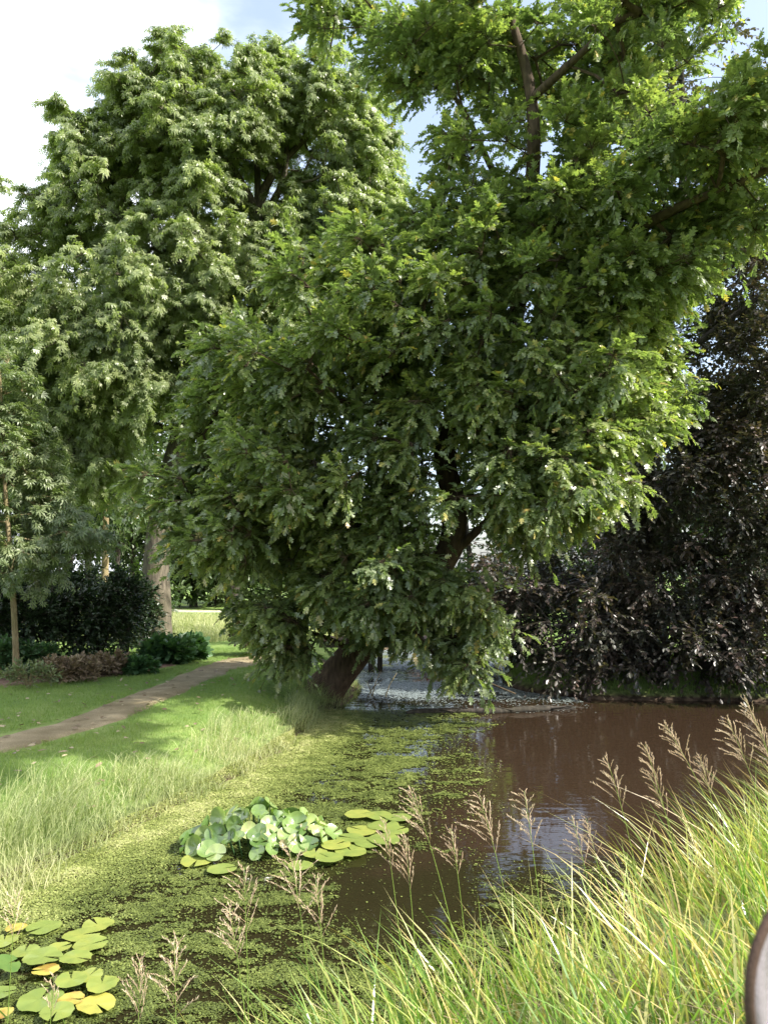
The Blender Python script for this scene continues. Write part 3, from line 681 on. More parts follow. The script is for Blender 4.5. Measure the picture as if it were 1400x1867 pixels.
shrub('variegated_shrub', 'rounded pinkish dark shrub hanging low at the edge of the reed meadow', 480, 17.5, 1.25, 1.05, M['pink_leaf'], seed=205, n=60, size=.07, R=.2)
shrub('rusty_shrub', 'low rust-red leaved shrub on the far side of the footbridge', 800, 24, 1.5, 1.3, M['rust_leaf'], seed=206, n=40)
# far side of the meadow
for k, (px, y, w_, h_, lab) in enumerate([(330, 39, 3.0, 3.2, 'dark rounded bush at the far side of the meadow beside the thick trunk'), (395, 40, 2.6, 3.0, 'brighter bush just left of the thick dark far trunk'),
                                          (500, 40, 3.6, 2.6, 'bush beyond the meadow left of the leaning oak trunk'), (620, 41, 3.6, 2.6, 'bush beyond the meadow right behind the base of the oak'),
                                          (1080, 30, 3.2, 2.2, 'green bush behind the left half of the copper beech'), (1330, 28, 3.2, 2.4, 'green bush behind the right half of the copper beech'),
                                          (60, 30, 4.0, 2.6, 'distant bush behind the dark evergreens, beneath the slender trunks'), (250, 31, 3.4, 2.4, 'distant bush behind the thick grey trunk')]):
    shrub('distant_bush', lab, px, y, w_, h_, M['wood_leaf'] if k != 1 else M['young_leaf'], seed=220 + k, n=70, size=.20, R=.45, tw=8, per=6, cat='bush', group='bushes at the far side of the meadow')

# border plants
BP = 'border plants in the flower bed'
for k, (px, py_, w_, h_, mat, nm, cat, lab, sz, kd) in enumerate([
    (62, 1250, .75, .42, 'young_leaf', 'lavender_clump', 'plant', 'greyish clump of lavender at the foot of the slim tan stem', .05, 'long'),
    (118, 1238, .55, .40, 'dead_leaf', 'faded_clump', 'plant', 'faded brown spiky clump right of the greyish lavender', .10, 'long'),
    (150, 1236, .55, .35, 'dead_leaf', 'faded_clump', 'plant', 'faded brown clump in the middle of the flower bed', .10, 'long'),
    (205, 1224, .6, .38, 'dead_leaf', 'faded_clump', 'plant', 'faded brown clump at the right of the flower bed, before the leafy plants', .10, 'long'),
    (75, 1225, .6, .6, 'border_leaf', 'leafy_plant', 'plant', 'upright green leafy plant between slim stem and faded clumps', .09, 'leaf'),
    (12, 1228, .6, .75, 'border_leaf', 'leafy_plant', 'plant', 'upright green leafy plant left of the slim tan stem', .09, 'leaf'),
    (258, 1222, .42, .26, 'border_leaf', 'leafy_plant', 'plant', 'small bright green leafy plant at the lawn corner of the bed', .11, 'leaf'),
    (310, 1206, .75, .42, 'border_leaf', 'leafy_plant', 'plant', 'broad-leaved green clump below the thick grey trunk', .20, 'leaf'),
    (345, 1198, .55, .36, 'border_leaf', 'leafy_plant', 'plant', 'broad-leaved green clump nearest the brown path', .20, 'leaf')]):
    y = 1.8 * F / (py_ - 1045)
    shrub(nm, lab, px, y, w_, h_, M[mat], seed=240 + k, n=34, size=sz, kind=kd, R=.14, tw=8, per=7, cat=cat, group=BP, upb=.9 if kd == 'long' else .5, gap=.1, hang=-.3 if kd == 'long' else .1, wood=M['bark_young'], r0=.002)

# ------------------------------------------------------------------ grass
def blades(P, H, W, lean, curve, tint, seg=3, rng=None):
    """P (n,3), H heights, W widths, lean (n,2) horizontal tip offset as share of height, curve droop"""
    n = len(P); t = np.linspace(0, 1, seg + 1)
    a = rng.random(n) * 6.283; wd = np.c_[np.cos(a), np.sin(a), np.zeros(n)]
    V = []
    for k, tt in enumerate(t):
        c = P + np.c_[lean * (H * (tt ** 1.7))[:, None], H * (tt - curve * tt ** 3)]
        w_ = W * (1 - tt) ** .6 * (.55 + .9 * min(tt * 3, .5)) if k < seg else W * 0
        if k < seg: V += [c - wd * w_[:, None] / 2, c + wd * w_[:, None] / 2]
        else: V += [c]
    V = np.stack(V, 1); m = V.shape[1]
    q = np.array([[2 * k, 2 * k + 1, 2 * k + 3, 2 * k + 2] for k in range(seg - 1)]).reshape(-1, 4)
    tr = np.array([[2 * seg - 2, 2 * seg - 1, 2 * seg]]); b = np.arange(n)[:, None, None] * m
    fs = [(b + tr[None]).reshape(-1, 3)]
    if seg > 1: fs.append((b + q[None]).reshape(-1, 4))
    return V.reshape(-1, 3), fs, np.repeat(tint, m)

def path_d(p, c): 
    return np.min(np.hypot(p[:, None, 0] - c[None, ::3, 0], p[:, None, 1] - c[None, ::3, 1]), axis=1)

rng = np.random.default_rng(5)
# short lawn
n = 230000
yy = 5 + 14 * rng.random(n) ** 1.2; xx = -yy * .56 + rng.random(n) * (yy * .56 + 1.5)
p = np.c_[xx, yy]; sd = pond_sd(p)
k = (sd > .25) & (path_d(p, PATH) > .24 + .34 * noise(p, 2.5, 2, 2)) & (path_d(p, BED) > .6); p = p[k]; sd = sd[k]; n = len(p)
P3 = np.c_[p, height(p, sd) - .005]
H = .035 + .035 * rng.random(n) + .04 * noise(p, 1.5, 7) ** 2
V, fs, tt = blades(P3, H, .005 + .004 * rng.random(n), rng.normal(size=(n, 2)) * .5, .1, np.clip(.15 + .6 * noise(p, .9, 4, 3) + .3 * rng.random(n) - .1, 0, 1), seg=1, rng=rng)
obj('lawn_grass', (V, fs, tt), M['grass'], kind='stuff', label='short mown lawn grass either side of the path', category='grass')

# fallen leaves
n = 800
yy = 6.5 + 11 * rng.random(n); p = np.c_[-yy * .5 + rng.random(n) * (yy * .5 - .8), yy]; pd_ = path_d(p, PATH)
k = (pond_sd(p) > .3) & (rng.random(n) < np.where(pd_ < .6, 1, .35)); p = p[k]; n = len(p)
Vl, Fl, Tl = leaves('leaf', np.c_[p, height(p) + .03 + .02 * rng.random(n)], rng.normal(size=(n, 3)) * np.array([1, 1, .15]), norm(np.array([0, 0, 1.]) + rng.normal(size=(n, 3)) * .25), .05 + .05 * rng.random(n), rng.random(n))
obj('fallen_leaves', (Vl, Fl, Tl), M['dead_leaf'], kind='stuff', label='scattered fallen leaves on the path and lawn', category='leaves')

# long soft grass along the left bank
n = 120000
yy = 4.2 + 11 * rng.random(n) ** 1.3; xx = -6 + 6 * rng.random(n)
p = np.c_[xx, yy]; sd = pond_sd(p)
tuft = noise(p, 1.8, 31, 2)
edge = .42 + .45 * noise(p, .7, 33) + np.clip((7.2 - yy) * .25, 0, .7)
k = (sd > -.10) & (sd < edge) & (rng.random(n) < np.clip(1.4 - sd / edge, 0, 1) * np.clip(tuft * 2.6 - .55, .12, 1)) & (path_d(p, PATH) > .6) & (xx < 0); p = p[k]; sd = sd[k]; tuft = tuft[k]; n = len(p)
P3 = np.c_[p, height(p, sd) - .01]
H = (.14 + .42 * np.clip(tuft * 1.6 - .4, 0, 1) * (.5 + .5 * rng.random(n))) * np.clip(.5 + sd * 2, .5, 1)
V, fs, tt = blades(P3, H, .004 + .005 * rng.random(n), np.array([.22, -.05]) + rng.normal(size=(n, 2)) * .35, .28, np.clip(.70 + .35 * (noise(p, .8, 35) - .5) - .25 * (tuft - .5) + .3 * (rng.random(n) - .5) - .25 * np.clip((yy[k] - 9.5) / 3, 0, 1), 0, 1), seg=3, rng=rng)
obj('bank_grass', (V, fs, tt), M['pale_grass'], kind='stuff', label='long soft pale grass in tufts along the left bank', category='grass')

# reeds of the far meadow
n = 26000
p = np.c_[-8.5 + 10 * rng.random(n), 20.5 + 9 * rng.random(n)]; sd = pond_sd(p)
k = (sd > .1) & (noise(p, .5, 51, 2) > .38); p = p[k]; sd = sd[k]; n = len(p)
V, fs, tt = blades(np.c_[p, height(p, sd)], .25 + .45 * rng.random(n) * noise(p, .6, 52), .012 + .012 * rng.random(n), rng.normal(size=(n, 2)) * .3, .3, np.clip(.55 + .35 * rng.random(n), 0, 1), seg=3, rng=rng)
obj('meadow_reeds', (V, fs, tt), M['pale_grass'], kind='stuff', label='sunlit pale reeds and rough grass in the far meadow', category='reeds')

# near right bank: broad reed blades
n = 75000
p = np.c_[-2.4 + 9 * rng.random(n), 1.2 + 7 * rng.random(n)]; sd = pond_sd(p)
dens = np.clip(1.25 - sd / 2.2, .1, 1) * np.clip(noise(p, 2.0, 61, 2) * 2.0 - .35, .15, 1)
dens = np.where(p[:, 0] < .2, dens * .8, dens)
k = (sd > -.12) & (sd < 2.6) & (p[:, 1] < p[:, 0] * .95 + 4.6) & (rng.random(n) < dens * .75) & (np.hypot(p[:, 0], p[:, 1]) > 1.6); p = p[k]; sd = sd[k]; n = len(p)
H = (.46 + .50 * rng.random(n)) * np.clip(.80 + .10 * p[:, 0], .7, 1.05) * np.clip(1.15 - sd * .33, .35, 1)
V, fs, tt = blades(np.c_[p, height(p, sd) - .02], H, .008 + .010 * rng.random(n), np.array([-.22, .02]) + rng.normal(size=(n, 2)) * .30, .10 + .22 * rng.random(n) ** 2, np.clip(.70 + .5 * (noise(p, 1.6, 63) - .5) + .75 * (rng.random(n) - .5), 0, 1), seg=5, rng=rng)
obj('bank_reeds', (V, fs, tt), M['reed_blade'], kind='stuff', label='tall glossy yellow-green reed blades on the near right bank', category='reeds')
# finer grass between and nearer the camera
n = 150000
p = np.c_[-1.5 + 8 * rng.random(n), 1.0 + 6.5 * rng.random(n)]; sd = pond_sd(p)
k = (sd > .25) & (sd < 3.8) & (p[:, 1] < p[:, 0] * .95 + 4.6) & (rng.random(n) < np.clip(.25 + sd * .55, 0, 1)) & (np.hypot(p[:, 0], p[:, 1]) > 1.4); p = p[k]; sd = sd[k]; n = len(p)
H = .16 + .26 * rng.random(n) * (.4 + noise(p, 1.5, 71))
V, fs, tt = blades(np.c_[p, height(p, sd) - .02], H, .002 + .0028 * rng.random(n), np.array([-.45, .1]) + rng.normal(size=(n, 2)) * .5, .3, np.clip(.45 + .3 * (noise(p, 1.2, 73) - .5) + .5 * (rng.random(n) - .5), 0, 1), seg=3, rng=rng)
obj('fine_grass', (V, fs, tt), M['pale_grass'], kind='stuff', label='fine soft tangled grass on the near right bank', category='grass')
n = 16000
p = np.c_[-1.5 + 7 * rng.random(n), 1.2 + 6.0 * rng.random(n)]; sd = pond_sd(p)
k = (sd > -.05) & (sd < 2.4) & (p[:, 1] < p[:, 0] * .95 + 4.6) & (rng.random(n) < .55) & (np.hypot(p[:, 0], p[:, 1]) > 1.5); p = p[k]; sd = sd[k]; n = len(p)
V, fs, tt = blades(np.c_[p, height(p, sd) + .05 * rng.random(n)], .15 + .35 * rng.random(n), .003 + .006 * rng.random(n), rng.normal(size=(n, 2)) * .9, .55 + .3 * rng.random(n), .2 + .7 * rng.random(n), seg=4, rng=rng)
obj('dry_thatch', (V, fs, tt), M['dead_leaf'], kind='stuff', label='bent straw-brown dead blades tangled among the near bank reeds', category='thatch')
# tufts at the corner of the frame, left
n = 2600
p = np.c_[-3.4 + 1.2 * rng.random(n), 4.2 + 1.6 * rng.random(n)]; sd = pond_sd(p); k = (sd > -.25) & (sd < .4) & (noise(p, 3, 81) > .4); p = p[k]; sd = sd[k]; n = len(p)
V, fs, tt = blades(np.c_[p, np.maximum(height(p, sd), -.05)], .2 + .25 * rng.random(n), .003 + .004 * rng.random(n), rng.normal(size=(n, 2)) * .35, .3, .6 + .35 * rng.random(n), seg=4, rng=rng)
obj('sedge_tuft', (V, fs, tt), M['pale_grass'], kind='stuff', label='pale sedge blades standing in the shallows at the left frame edge', category='grass')
# mixed undergrowth on the shaded far bank
n = 26000
p = np.c_[2.0 + 9 * rng.random(n), 13.4 + 5 * rng.random(n)]; sd = pond_sd(p); k = (sd > .1); p = p[k]; sd = sd[k]; n = len(p)
V, fs, tt = blades(np.c_[p, height(p, sd)], .08 + .25 * rng.random(n) * noise(p, .8, 91), .006 + .008 * rng.random(n), rng.normal(size=(n, 2)) * .5, .3, .1 + .5 * rng.random(n), seg=2, rng=rng)
obj('undergrowth', (V, fs, tt), M['grass'], kind='stuff', label='low shaded undergrowth below the copper beech on the far bank', category='grass')

# ------------------------------------------------------------------ duckweed and algae
def weed_density(p, sd):
    """cover 0..1 over the pond, by place"""
    x, y = p[:, 0], p[:, 1]
    lb = np.clip(1 - (-sd - .10 - .25 * noise(p, .9, 111, 2)) / .7, 0, 1)                 # thick along the banks
    left = np.clip((1.15 - (x - (y - 8) * .16) + 1.0 * (noise(p, .9, 112, 2) - .5)) / 1.1, 0, 1)   # left half of the pond
    near = np.clip((6.5 - y - .35 * np.maximum(1.5 - x, 0) * 0 + 1.2 * (noise(p, .8, 113, 2) - .5)) / 1.2, 0, 1)
    far = np.clip((y - 11.8) / .8, 0, 1) * .5
    clear = np.clip((np.hypot((x - .15) / .55, (y - 5.6) / .85) - .75) / .35, .12, 1)
    base = np.maximum(np.maximum(left * .80, near * .62), 0)
    base = base * clear
    nn = noise(np.c_[x * .8, y * 1.3], 4.0, 114, 5)
    fn = noise(np.c_[x, y * 1.5], 17, 118, 3)
    pat = np.clip((nn - .76 + base * .46 + (fn - .5) * .75) * 7, 0, 1) * .92
    pat = np.maximum(pat * np.clip(base * 3.2 - .25, 0, 1), base * .07)
    lbw = lb * np.clip((.3 - x) / .6, 0, 1)
    return np.maximum(pat, lbw * .97) * np.clip((12.7 - y) / .5, 0, 1), lbw

n = 3800000
yy = 2.2 + 10.6 * rng.random(n); xx = -3.6 + 9.5 * rng.random(n)
p = np.c_[xx, yy]
vis = (np.abs(xx) < yy * .53); p = p[vis]
sd = pond_sd(p); kk = sd < .10; p = p[kk]; sd = sd[kk]
dn, lb = weed_density(p, sd)
k = rng.random(len(p)) < dn; p = p[k]; sd = sd[k]; lb = lb[k]; n = len(p)
lump = noise(p, 7, 120, 2)
z = np.maximum(.005 + .006 * rng.random(n) + .02 * lb * lump, np.where(sd > -.1, height(p, sd) + .004, 0))
a = rng.random(n) * 6.283; s = (.0032 + .0042 * rng.random(n) ** 2) * (.65 + .12 * p[:, 1])
tl = rng.normal(size=(n, 2)) * .25
V = []
for j in range(4):
    b = a + j * 6.283 / 4; rr = s * (.7 + .5 * rng.random(n)); dx, dy = np.cos(b) * rr, np.sin(b) * rr
    V.append(np.c_[p[:, 0] + dx, p[:, 1] + dy, np.maximum(z + dx * tl[:, 0] + dy * tl[:, 1], .003)])
V = np.stack(V, 1).reshape(-1, 3)
tt = np.clip(.10 + .45 * lb + .22 * noise(p, .8, 141, 2) + .5 * (lump - .4) + .5 * (rng.random(n) - .45), 0, 1)
obj('duckweed', (V, np.arange(n * 4).reshape(-1, 4), np.repeat(tt, 4)), M['weed'], kind='stuff', label='yellow-green duckweed and algae floating over the left of the pond', category='duckweed')

n = 420000     # duckweed flecks coloured like reflected sky, on the arm behind the oak
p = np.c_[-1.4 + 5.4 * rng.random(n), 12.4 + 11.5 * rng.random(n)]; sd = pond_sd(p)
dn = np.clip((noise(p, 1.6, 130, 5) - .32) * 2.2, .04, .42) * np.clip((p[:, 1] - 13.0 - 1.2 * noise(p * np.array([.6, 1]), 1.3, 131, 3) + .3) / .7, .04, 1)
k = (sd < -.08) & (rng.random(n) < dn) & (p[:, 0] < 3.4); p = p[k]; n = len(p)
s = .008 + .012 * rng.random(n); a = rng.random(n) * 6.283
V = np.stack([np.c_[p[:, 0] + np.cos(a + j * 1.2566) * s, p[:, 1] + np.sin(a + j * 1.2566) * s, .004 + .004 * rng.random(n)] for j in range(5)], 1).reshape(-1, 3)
obj('sky_tinted_duckweed', (V, np.arange(n * 5).reshape(-1, 5), np.repeat(rng.random(n), 5)), M['film'], kind='stuff', label='pale grey-green duckweed film tinted as reflected sky on the shaded water behind the oak', category='duckweed')

# ------------------------------------------------------------------ water lilies
def pad_mesh(name, r, tint, notch=.28, cup=.0, wave=.02, seed=0, thick=.003, tear=.0):
    rg = np.random.default_rng(seed); na = 30; rings = [0, .3, .6, .85, 1.0]
    a = np.linspace(notch / 2, 6.283 - notch / 2, na)
    V = [(0, 0, 0)]; ph = rg.random(4) * 6.28
    for q in rings[1:]:
        e = 1 + tear * (rg.random(na) - .5) * (q > .9) + .03 * np.sin(3 * a + ph[3])
        zz = cup * r * q ** 2.2 + wave * r * q * (np.sin(2 * a + ph[0]) + .6 * np.sin(5 * a + ph[1])) 
        V += [(r * q * ee * math.cos(b), r * q * ee * math.sin(b) * .93, z_) for b, ee, z_ in zip(a, e, zz)]
    V = np.array(V); f3 = [(0, 1 + j, 2 + j) for j in range(na - 1)]; f4 = []
    for k in range(len(rings) - 2):
        o = 1 + k * na; f4 += [(o + j, o + na + j, o + na + j + 1, o + j + 1) for j in range(na - 1)]
    rad_ = np.hypot(V[:, 0], V[:, 1]) / r
    tt = min(tint, .93) + .30 * (noise(V + seed, 22, seed, 3) - .5) + tear * 3.0 * np.clip(rad_ - .8, 0, 1) * noise(V, 18, seed + 9)
    return mesh_arr(name, V, [np.array(f3), np.array(f4)], np.clip(tt, 0, 1), True)

lp = thing('water_lily', 'water lily with flat round floating pads in the bottom left corner', 'water lily', (-1.9, 4.3, 0))
pads = [(80, 1699, 31, .45), (178, 1696, 30, .62), (149, 1716, 33, .6), (165, 1735, 31, .58), (108, 1742, 22, .6), (139, 1762, 29, .55), (78, 1762, 35, .45), (46, 1744, 26, .5), (8, 1725, 26, .55),
        (14, 1788, 25, .05), (84, 1782, 24, .93), (163, 1795, 26, .66), (130, 1803, 30, .55), (186, 1813, 31, .6), (74, 1833, 42, .4), (176, 1843, 36, .82), (130, 1835, 24, .97), (104, 1860, 32, .5),
        (2, 1826, 26, .4), (4, 1866, 20, .98), (30, 1708, 20, .9)]
for k, (px, py_, rw, tn) in enumerate(pads):
    q = at(px, py_, 1); y = CAM_Z / (CAM_Z - q[2]); x = q[0] * y; r = rw * .95 * y / F
    o = obj('pad', pad_mesh('pad', r, tn, seed=k + 1, tear=.10, wave=.03, cup=.02), M['pad'], lp)
    o.location = (x + 1.9, y - 4.3, .030 + .004 * (k % 7)); o.rotation_euler = (RAD(random.uniform(-2, 2)), RAD(random.uniform(-2, 2)), random.uniform(0, 6.28))
    if k == 9: o.rotation_euler = (RAD(28), RAD(12), 1.2); o.location.z = .09; o['label'] = 'dark green pad standing up out of the water'
    if tn > .8: o['label'] = 'yellowing lily pad'

ll = thing('water_lily', 'dense clump of water lily with cupped glossy leaves raised above the pond', 'water lily', (-.92, 6.5, 0))
rg = random.Random(3); stalk = MB(); cnt_ = 0
raised = []
while len(raised) < 80:
    u, v = rg.uniform(-1, 1), rg.uniform(-1, 1)
    if u * u + v * v > 1: continue
    if all((u - a) ** 2 + ((v - b) * 1.0) ** 2 > .020 for a, b in raised): raised.append((u, v))
for k, (u, v) in enumerate(raised):
    x = -.10 + u * .60; y = v * .44 + .02 + x * .15; d = math.hypot(u, v)
    h = .06 + .20 * (1 - d ** 1.5) * rg.uniform(.7, 1.15) * (1.2 if x < 0 else .85)
    r = rg.uniform(.056, .092); tn = rg.choice([.1, .25, .4, .5, .6, .75, .85]) if rg.random() > .04 else 1.0
    o = obj('leaf', pad_mesh('leaf', r, tn, seed=50 + k, cup=rg.uniform(.15, .5), wave=.07), M['lily_raised'], ll)
    o.location = (x, y, h); az = math.atan2(v, u) + rg.uniform(-.9, .9); tilt = RAD(rg.uniform(15, 72))
    e = Vector((math.cos(az) * math.sin(tilt), math.sin(az) * math.sin(tilt) - .15, math.cos(tilt))).to_track_quat('Z', 'Y').to_euler(); o.rotation_euler = e
    if tn == 1.0: o['label'] = 'withered beige leaf'; o.scale = (.5, .5, 1.5)
    stalk.tube([(x * .8, y * .8, -.1), (x * .95, y * .95, h * .5), (x, y, h - .003)], [.006, .005, .004], 6, t=.5)
for k, (px, py_, rw) in enumerate([(360, 1575, 32), (405, 1592, 26), (640, 1560, 30), (672, 1545, 28), (700, 1540, 30), (612, 1551, 27), (660, 1520, 28), (700, 1512, 30), (725, 1498, 24), (690, 1495, 26), (655, 1493, 26), (600, 1575, 26), (548, 1585, 24), (352, 1540, 26), (722, 1522, 24), (640, 1537, 26), (575, 1566, 24)]):
    q = at(px, py_, 1); y = CAM_Z / (CAM_Z - q[2]); x = q[0] * y
    o = obj('pad', pad_mesh('pad', rw * y / F, rg.uniform(.4, .72), seed=150 + k, tear=.05), M['pad'], ll)
    o.location = (x + .92, y - 6.5, .030 + .004 * (k % 6)); o.rotation_euler = (0, 0, rg.uniform(0, 6.28))
obj('stalks', stalk.mesh('stalks'), M['border_leaf'], ll)

# ------------------------------------------------------------------ flowering grass stalks
def stalk_plant(tipx, tipy, y, basex, head, label, tint, rg, wid=.08, dense=1.0, bend=1.0):
    T = at(tipx, tipy, y); bx = (basex - 700) / F * y; sdv = float(pond_sd([[bx, y]])[0]); bz = max(gz(bx, y), -.1)
    B = np.array([bx, y, bz]); root = thing('flowering_grass', label, 'grass stalk', B, 'flowering grass stalks on the near bank')
    T = T - B; ts = np.linspace(0, 1, 16)
    bow = np.array([T[0] * .35, 0, 0])
    S = np.array([T * t - bow * (4 * t * (1 - t)) * .45 * bend + np.array([0, 0, .02 * math.sin(t * 3.1)]) for t in ts])
    Ln = np.sum(np.linalg.norm(np.diff(S, axis=0), axis=1))
    mb = MB(); mb.tube(S, np.linspace(.0032, .0009, 16), 6, t=.55); obj('stem', mb.mesh('stem'), M['reed_blade'], root)
    hb = MB(); n_b = int(rg.uniform(16, 23) * dense); spr = rg.uniform(.45, 1.0); sag = rg.uniform(.08, .32); one = rg.uniform(.0, .5)
    def onst(t): return np.array([np.interp(t, ts, S[:, i]) for i in range(3)])
    sp, sdn, ss = [], [], []
    for k in range(n_b):
        f = (k / n_b) ** .9; t = 1 - head / Ln * (1 - f); p0 = onst(t); tan = norm(onst(min(t + .03, 1)) - onst(t - .03))
        az = k * 2.4 + rg.uniform(-.5, .5); ln = head * (.56 * (1 - f) ** .7 + .10) * rg.uniform(.7, 1.15)
        sd_ = np.array([math.cos(az), math.sin(az), 0]); sd_[0] -= one; sp_a = wid / .08 * spr * rg.uniform(.7, 1.2)
        d = norm(tan + sd_ * sp_a)
        pts = [p0, p0 + d * ln * .5, p0 + d * ln + np.array([-.1 * ln, 0, -sag * ln])]
        hb.tube(pts, [.0009, .0007, .0004], 3, t=.4)
        m = max(int(ln / .0105), 3)
        for q in range(m):
            u = .25 + .75 * q / m; c = pts[0] * (1 - u) ** 2 + 2 * pts[1] * u * (1 - u) + pts[2] * u * u if u < 0 else (p0 + d * ln * u + np.array([-.1, 0, -sag]) * ln * u * u)
            sp.append(c); sdn.append(norm(d + np.array([rg.uniform(-.5, .5), rg.uniform(-.5, .5), rg.uniform(-.3, .4)]))); ss.append(rg.uniform(.010, .018))
    sp, sdn, ss = np.array(sp), np.array(sdn), np.array(ss)
    r1 = ss * .105
    V1, F1 = frusta(sp, sp + sdn * ss[:, None] * .45, r1 * .3, r1, 4); V2, F2 = frusta(sp + sdn * ss[:, None] * .45, sp + sdn * ss[:, None], r1, r1 * .1, 4)
    tn = np.array([min(max(tint + rg.uniform(-.3, .3), 0), 1) for _ in range(len(sp))])
    hb.add(V1, F1, np.repeat(tn, 8)); hb.add(V2, F2, np.repeat(tn, 8))
    obj('seed_head', hb.mesh('seed_head', False), M['panicle'], root)
    for k in range(2):
        t = rg.uniform(.12, .45); p0 = onst(t); a = rg.uniform(0, 6.28); ln = rg.uniform(.16, .32); d = np.array([math.cos(a) * .6 - .3, math.sin(a) * .4, 1.0])
        tt = np.linspace(0, 1, 7); c = p0[None] + (norm(d) * ln)[None] * tt[:, None] + np.array([d[0] * .25, 0, -.35])[None] * (ln * tt ** 3)[:, None]
        wv = norm(np.cross(d, [0, 1, .2])); ww = .0045 * (1 - tt) ** .6
        V = np.stack([c - wv * ww[:, None], c + wv * ww[:, None]], 1).reshape(-1, 3); q = np.array([[2 * j, 2 * j + 1, 2 * j + 3, 2 * j + 2] for j in range(6)])
        obj('leaf', (V, q, np.full(14, rg.uniform(.4, .8))), M['reed_blade'], root)

rg = random.Random(9)
ST = [  # tip px, tip py, depth, base px, head length m, tint, dense, label
    (748, 1438, 3.5, 850, .26, .7, 1.0, 'tall tan flowering grass stalk, arching left just right of the lily clump'),
    (872, 1448, 3.6, 945, .28, .75, 1.1, 'tan flowering grass stalk left of the twin one at mid-frame'),
    (955, 1442, 3.7, 985, .27, .8, 1.1, 'tan flowering grass stalk with the thickest head at mid-frame'),
    (700, 1500, 3.3, 745, .20, .6, .8, 'thin tan flowering stalk in front of the last lily pads'),
    (738, 1525, 3.2, 765, .22, .6, .9, 'tan flowering stalk before the sky reflection'),
    (822, 1512, 3.4, 855, .20, .55, .9, 'shorter tan flowering stalk between the tall ones at mid-frame'),
    (1042, 1490, 3.8, 1085, .24, .55, .7, 'thin flowering stalk before the clear brown water'),
    (1068, 1492, 3.9, 1105, .20, .5, .7, 'slim flowering stalk right beside the thin one before clear water'),
    (1105, 1382, 4.2, 1165, .28, .8, 1.1, 'tan flowering stalk nodding left over the brown water'),
    (1175, 1358, 4.3, 1235, .28, .75, 1.1, 'upright tan flowering stalk second from the nodding one on the right'),
    (1212, 1322, 4.4, 1340, .26, .8, 1.2, 'tall tan flowering stalk leaning left near the right frame edge'),
    (1275, 1380, 4.5, 1315, .22, .7, 1.2, 'short bushy tan flowering stalk right of the tall leaning one'),
    (1185, 1415, 4.3, 1250, .24, .6, .9, 'dense low tan flowering stalk below the upright one'),
    (1325, 1312, 4.7, 1405, .32, .85, 1.5, 'bushy pale flowering stalk at the right frame edge'),
    (1358, 1276, 4.8, 1440, .30, .8, 1.4, 'tallest flowering stalk at the right frame edge'),
    (1385, 1330, 4.8, 1430, .30, .7, 1.3, 'flowering stalk cut by the right frame edge'),
    (418, 1655, 3.0, 480, .20, .85, 1.3, 'feathery pale flowering stalk bent left below the lily clump'),
    (445, 1580, 3.1, 470, .26, .7, .8, 'straight pale flowering stalk below the lily clump'),
    (525, 1535, 3.1, 590, .30, .75, .9, 'tall pale flowering stalk rising before the lily clump'),
    (575, 1600, 3.1, 610, .24, .65, .9, 'pale flowering stalk just right of the tall one before the lily clump'),
    (318, 1712, 2.8, 345, .28, .8, .9, 'open branching flowering stalk at the bottom edge, left'),
    (255, 1752, 2.8, 275, .22, .7, .8, 'smaller branching flowering stalk at the bottom edge, far left of the reeds'),
    (30, 1630, 3.6, 45, .22, .95, .8, 'pale straw flowering stalk standing over the floating pads'),
    (100, 1780, 3.0, 112, .16, .95, .5, 'small straw flowering stalk at the bottom edge among floating pads'),
]
for (a, b, y, bx, hd, tn, dn, lab) in ST: stalk_plant(a, b, y, bx, hd, lab, tn, rg, dense=dn)

# ------------------------------------------------------------------ footbridge, log, sticks, strap
fb = thing('footbridge', 'low dark timber footbridge on posts across the pond arm behind the oak', 'bridge', (1.0, 18.0, 0))
m_ = MB()
for k in range(26): m_.box((-2.3 + k * .185, 0, .70), (.165, 1.1, .04), 0)
obj('deck', m_.mesh('deck', False), M['plank'], fb)
for s in (-.5, .5):
    m_ = MB(); m_.box((0, s, .61), (4.9, .10, .135)); obj('beam', m_.mesh('beam', False), M['timber'], fb)
for x in (-1.30, -1.10, .85, 2.0):
    for s in (-.5, .5):
        m_ = MB(); m_.tube([(x, s + .02, -.5), (x + .01, s, .35), (x, s, .54)], [.065, .06, .06], 10, wob=.08); obj('post', m_.mesh('post'), M['timber'], fb)

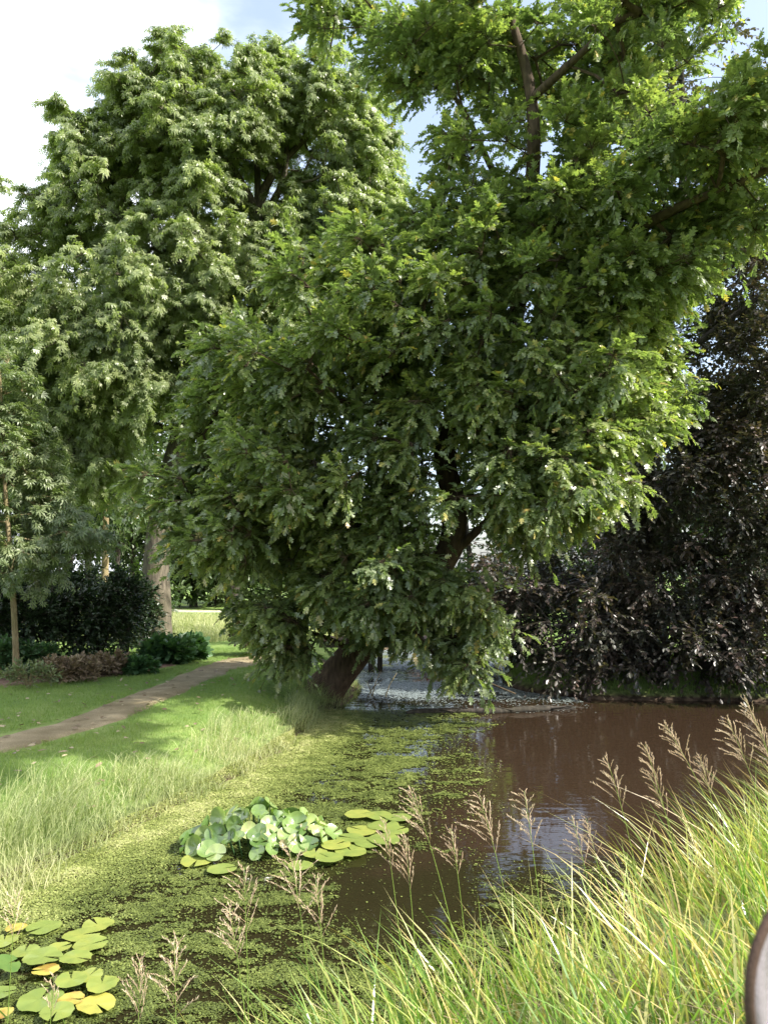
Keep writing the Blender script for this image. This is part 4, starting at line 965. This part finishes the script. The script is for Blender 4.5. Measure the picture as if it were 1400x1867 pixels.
lg = MB(); pts = [(0, 0, .0), (.7, .1, .03), (1.4, .05, .02), (2.1, .25, .04), (2.7, .4, .0)]
lg.tube(resample([(*q, 1) for q in pts], .15)[:, :3], .055, 9, wob=.5, seed=4)
fl = thing('fallen_branch', 'dark fallen branch lying half sunk across the water below the oak', 'branch', (.35, 12.35, 0))
obj('stem', lg.mesh('stem'), M['bark_dark'], fl)
rg = random.Random(5)
for k in range(7):
    x = rg.uniform(.2, 2.5); m_ = MB(); a = rg.uniform(-.6, .6)
    m_.tube([(x, x * .12, .02), (x + .25 * math.cos(a), x * .12 + .2 * math.sin(a), .07), (x + .5 * math.cos(a), x * .12 + .3 * math.sin(a), .03)], [.02, .014, .005], 6, wob=.3); obj('twig', m_.mesh('twig'), M['bark_dark'], fl)
sk = thing('dead_sticks', 'few bare sticks leaning beside the foot of the oak', 'sticks', (-.35, 14.0, 0))
for k, (x, hh_, dx_) in enumerate([(0, .30, .34), (.11, .46, .20), (.16, .22, -.12), (.34, .38, .25)]):
    m_ = MB(); m_.tube([(x, 0, -.1), (x + dx_ * .45, .05, hh_ * .55), (x + dx_, .1 + .1 * k, hh_)], [.010, .008, .003], 5); obj('stick', m_.mesh('stick'), M['bark_young'], sk)

st = thing('camera_strap', 'blurred grey strap with dark brown edge, close by at bottom right corner', 'strap', at(1380, 1750, .26))
cl = [at(a, b, y) - np.array(st.location) for a, b, y in [(1520, 1560, .30), (1450, 1610, .285), (1408, 1660, .275), (1372, 1730, .265), (1360, 1810, .26), (1368, 1890, .26), (1400, 1990, .265), (1470, 2100, .28), (1560, 2200, .3)]]
cl = resample([(*q, 1) for q in cl], .006)[:, :3]
t_ = norm(np.gradient(cl, axis=0)); sdw = norm(np.cross(t_, np.array([0, 1, 0.]))); sdw = sdw * np.sign(sdw[:, :1] + 1e-9)
sdw = np.where(sdw[:, :1] > 0, sdw, -sdw)
wv = norm(sdw * .8 + np.array([0, .6, 0.]))
m_ = MB(); m_.tube(cl, .0018, 8); obj('edging', m_.mesh('edging'), M['strap_edge'], st)
a_ = cl + wv * .001; b_ = cl + wv * .012; th = np.cross(wv, t_) * .0006
V = np.stack([a_ - th, b_ - th, b_ + th, a_ + th], 1).reshape(-1, 3); nn_ = len(cl)
q = np.array([[4 * i + j, 4 * i + (j + 1) % 4, 4 * i + 4 + (j + 1) % 4, 4 * i + 4 + j] for i in range(nn_ - 1) for j in range(4)])
obj('webbing', (V, q, None, True), M['strap'], st)
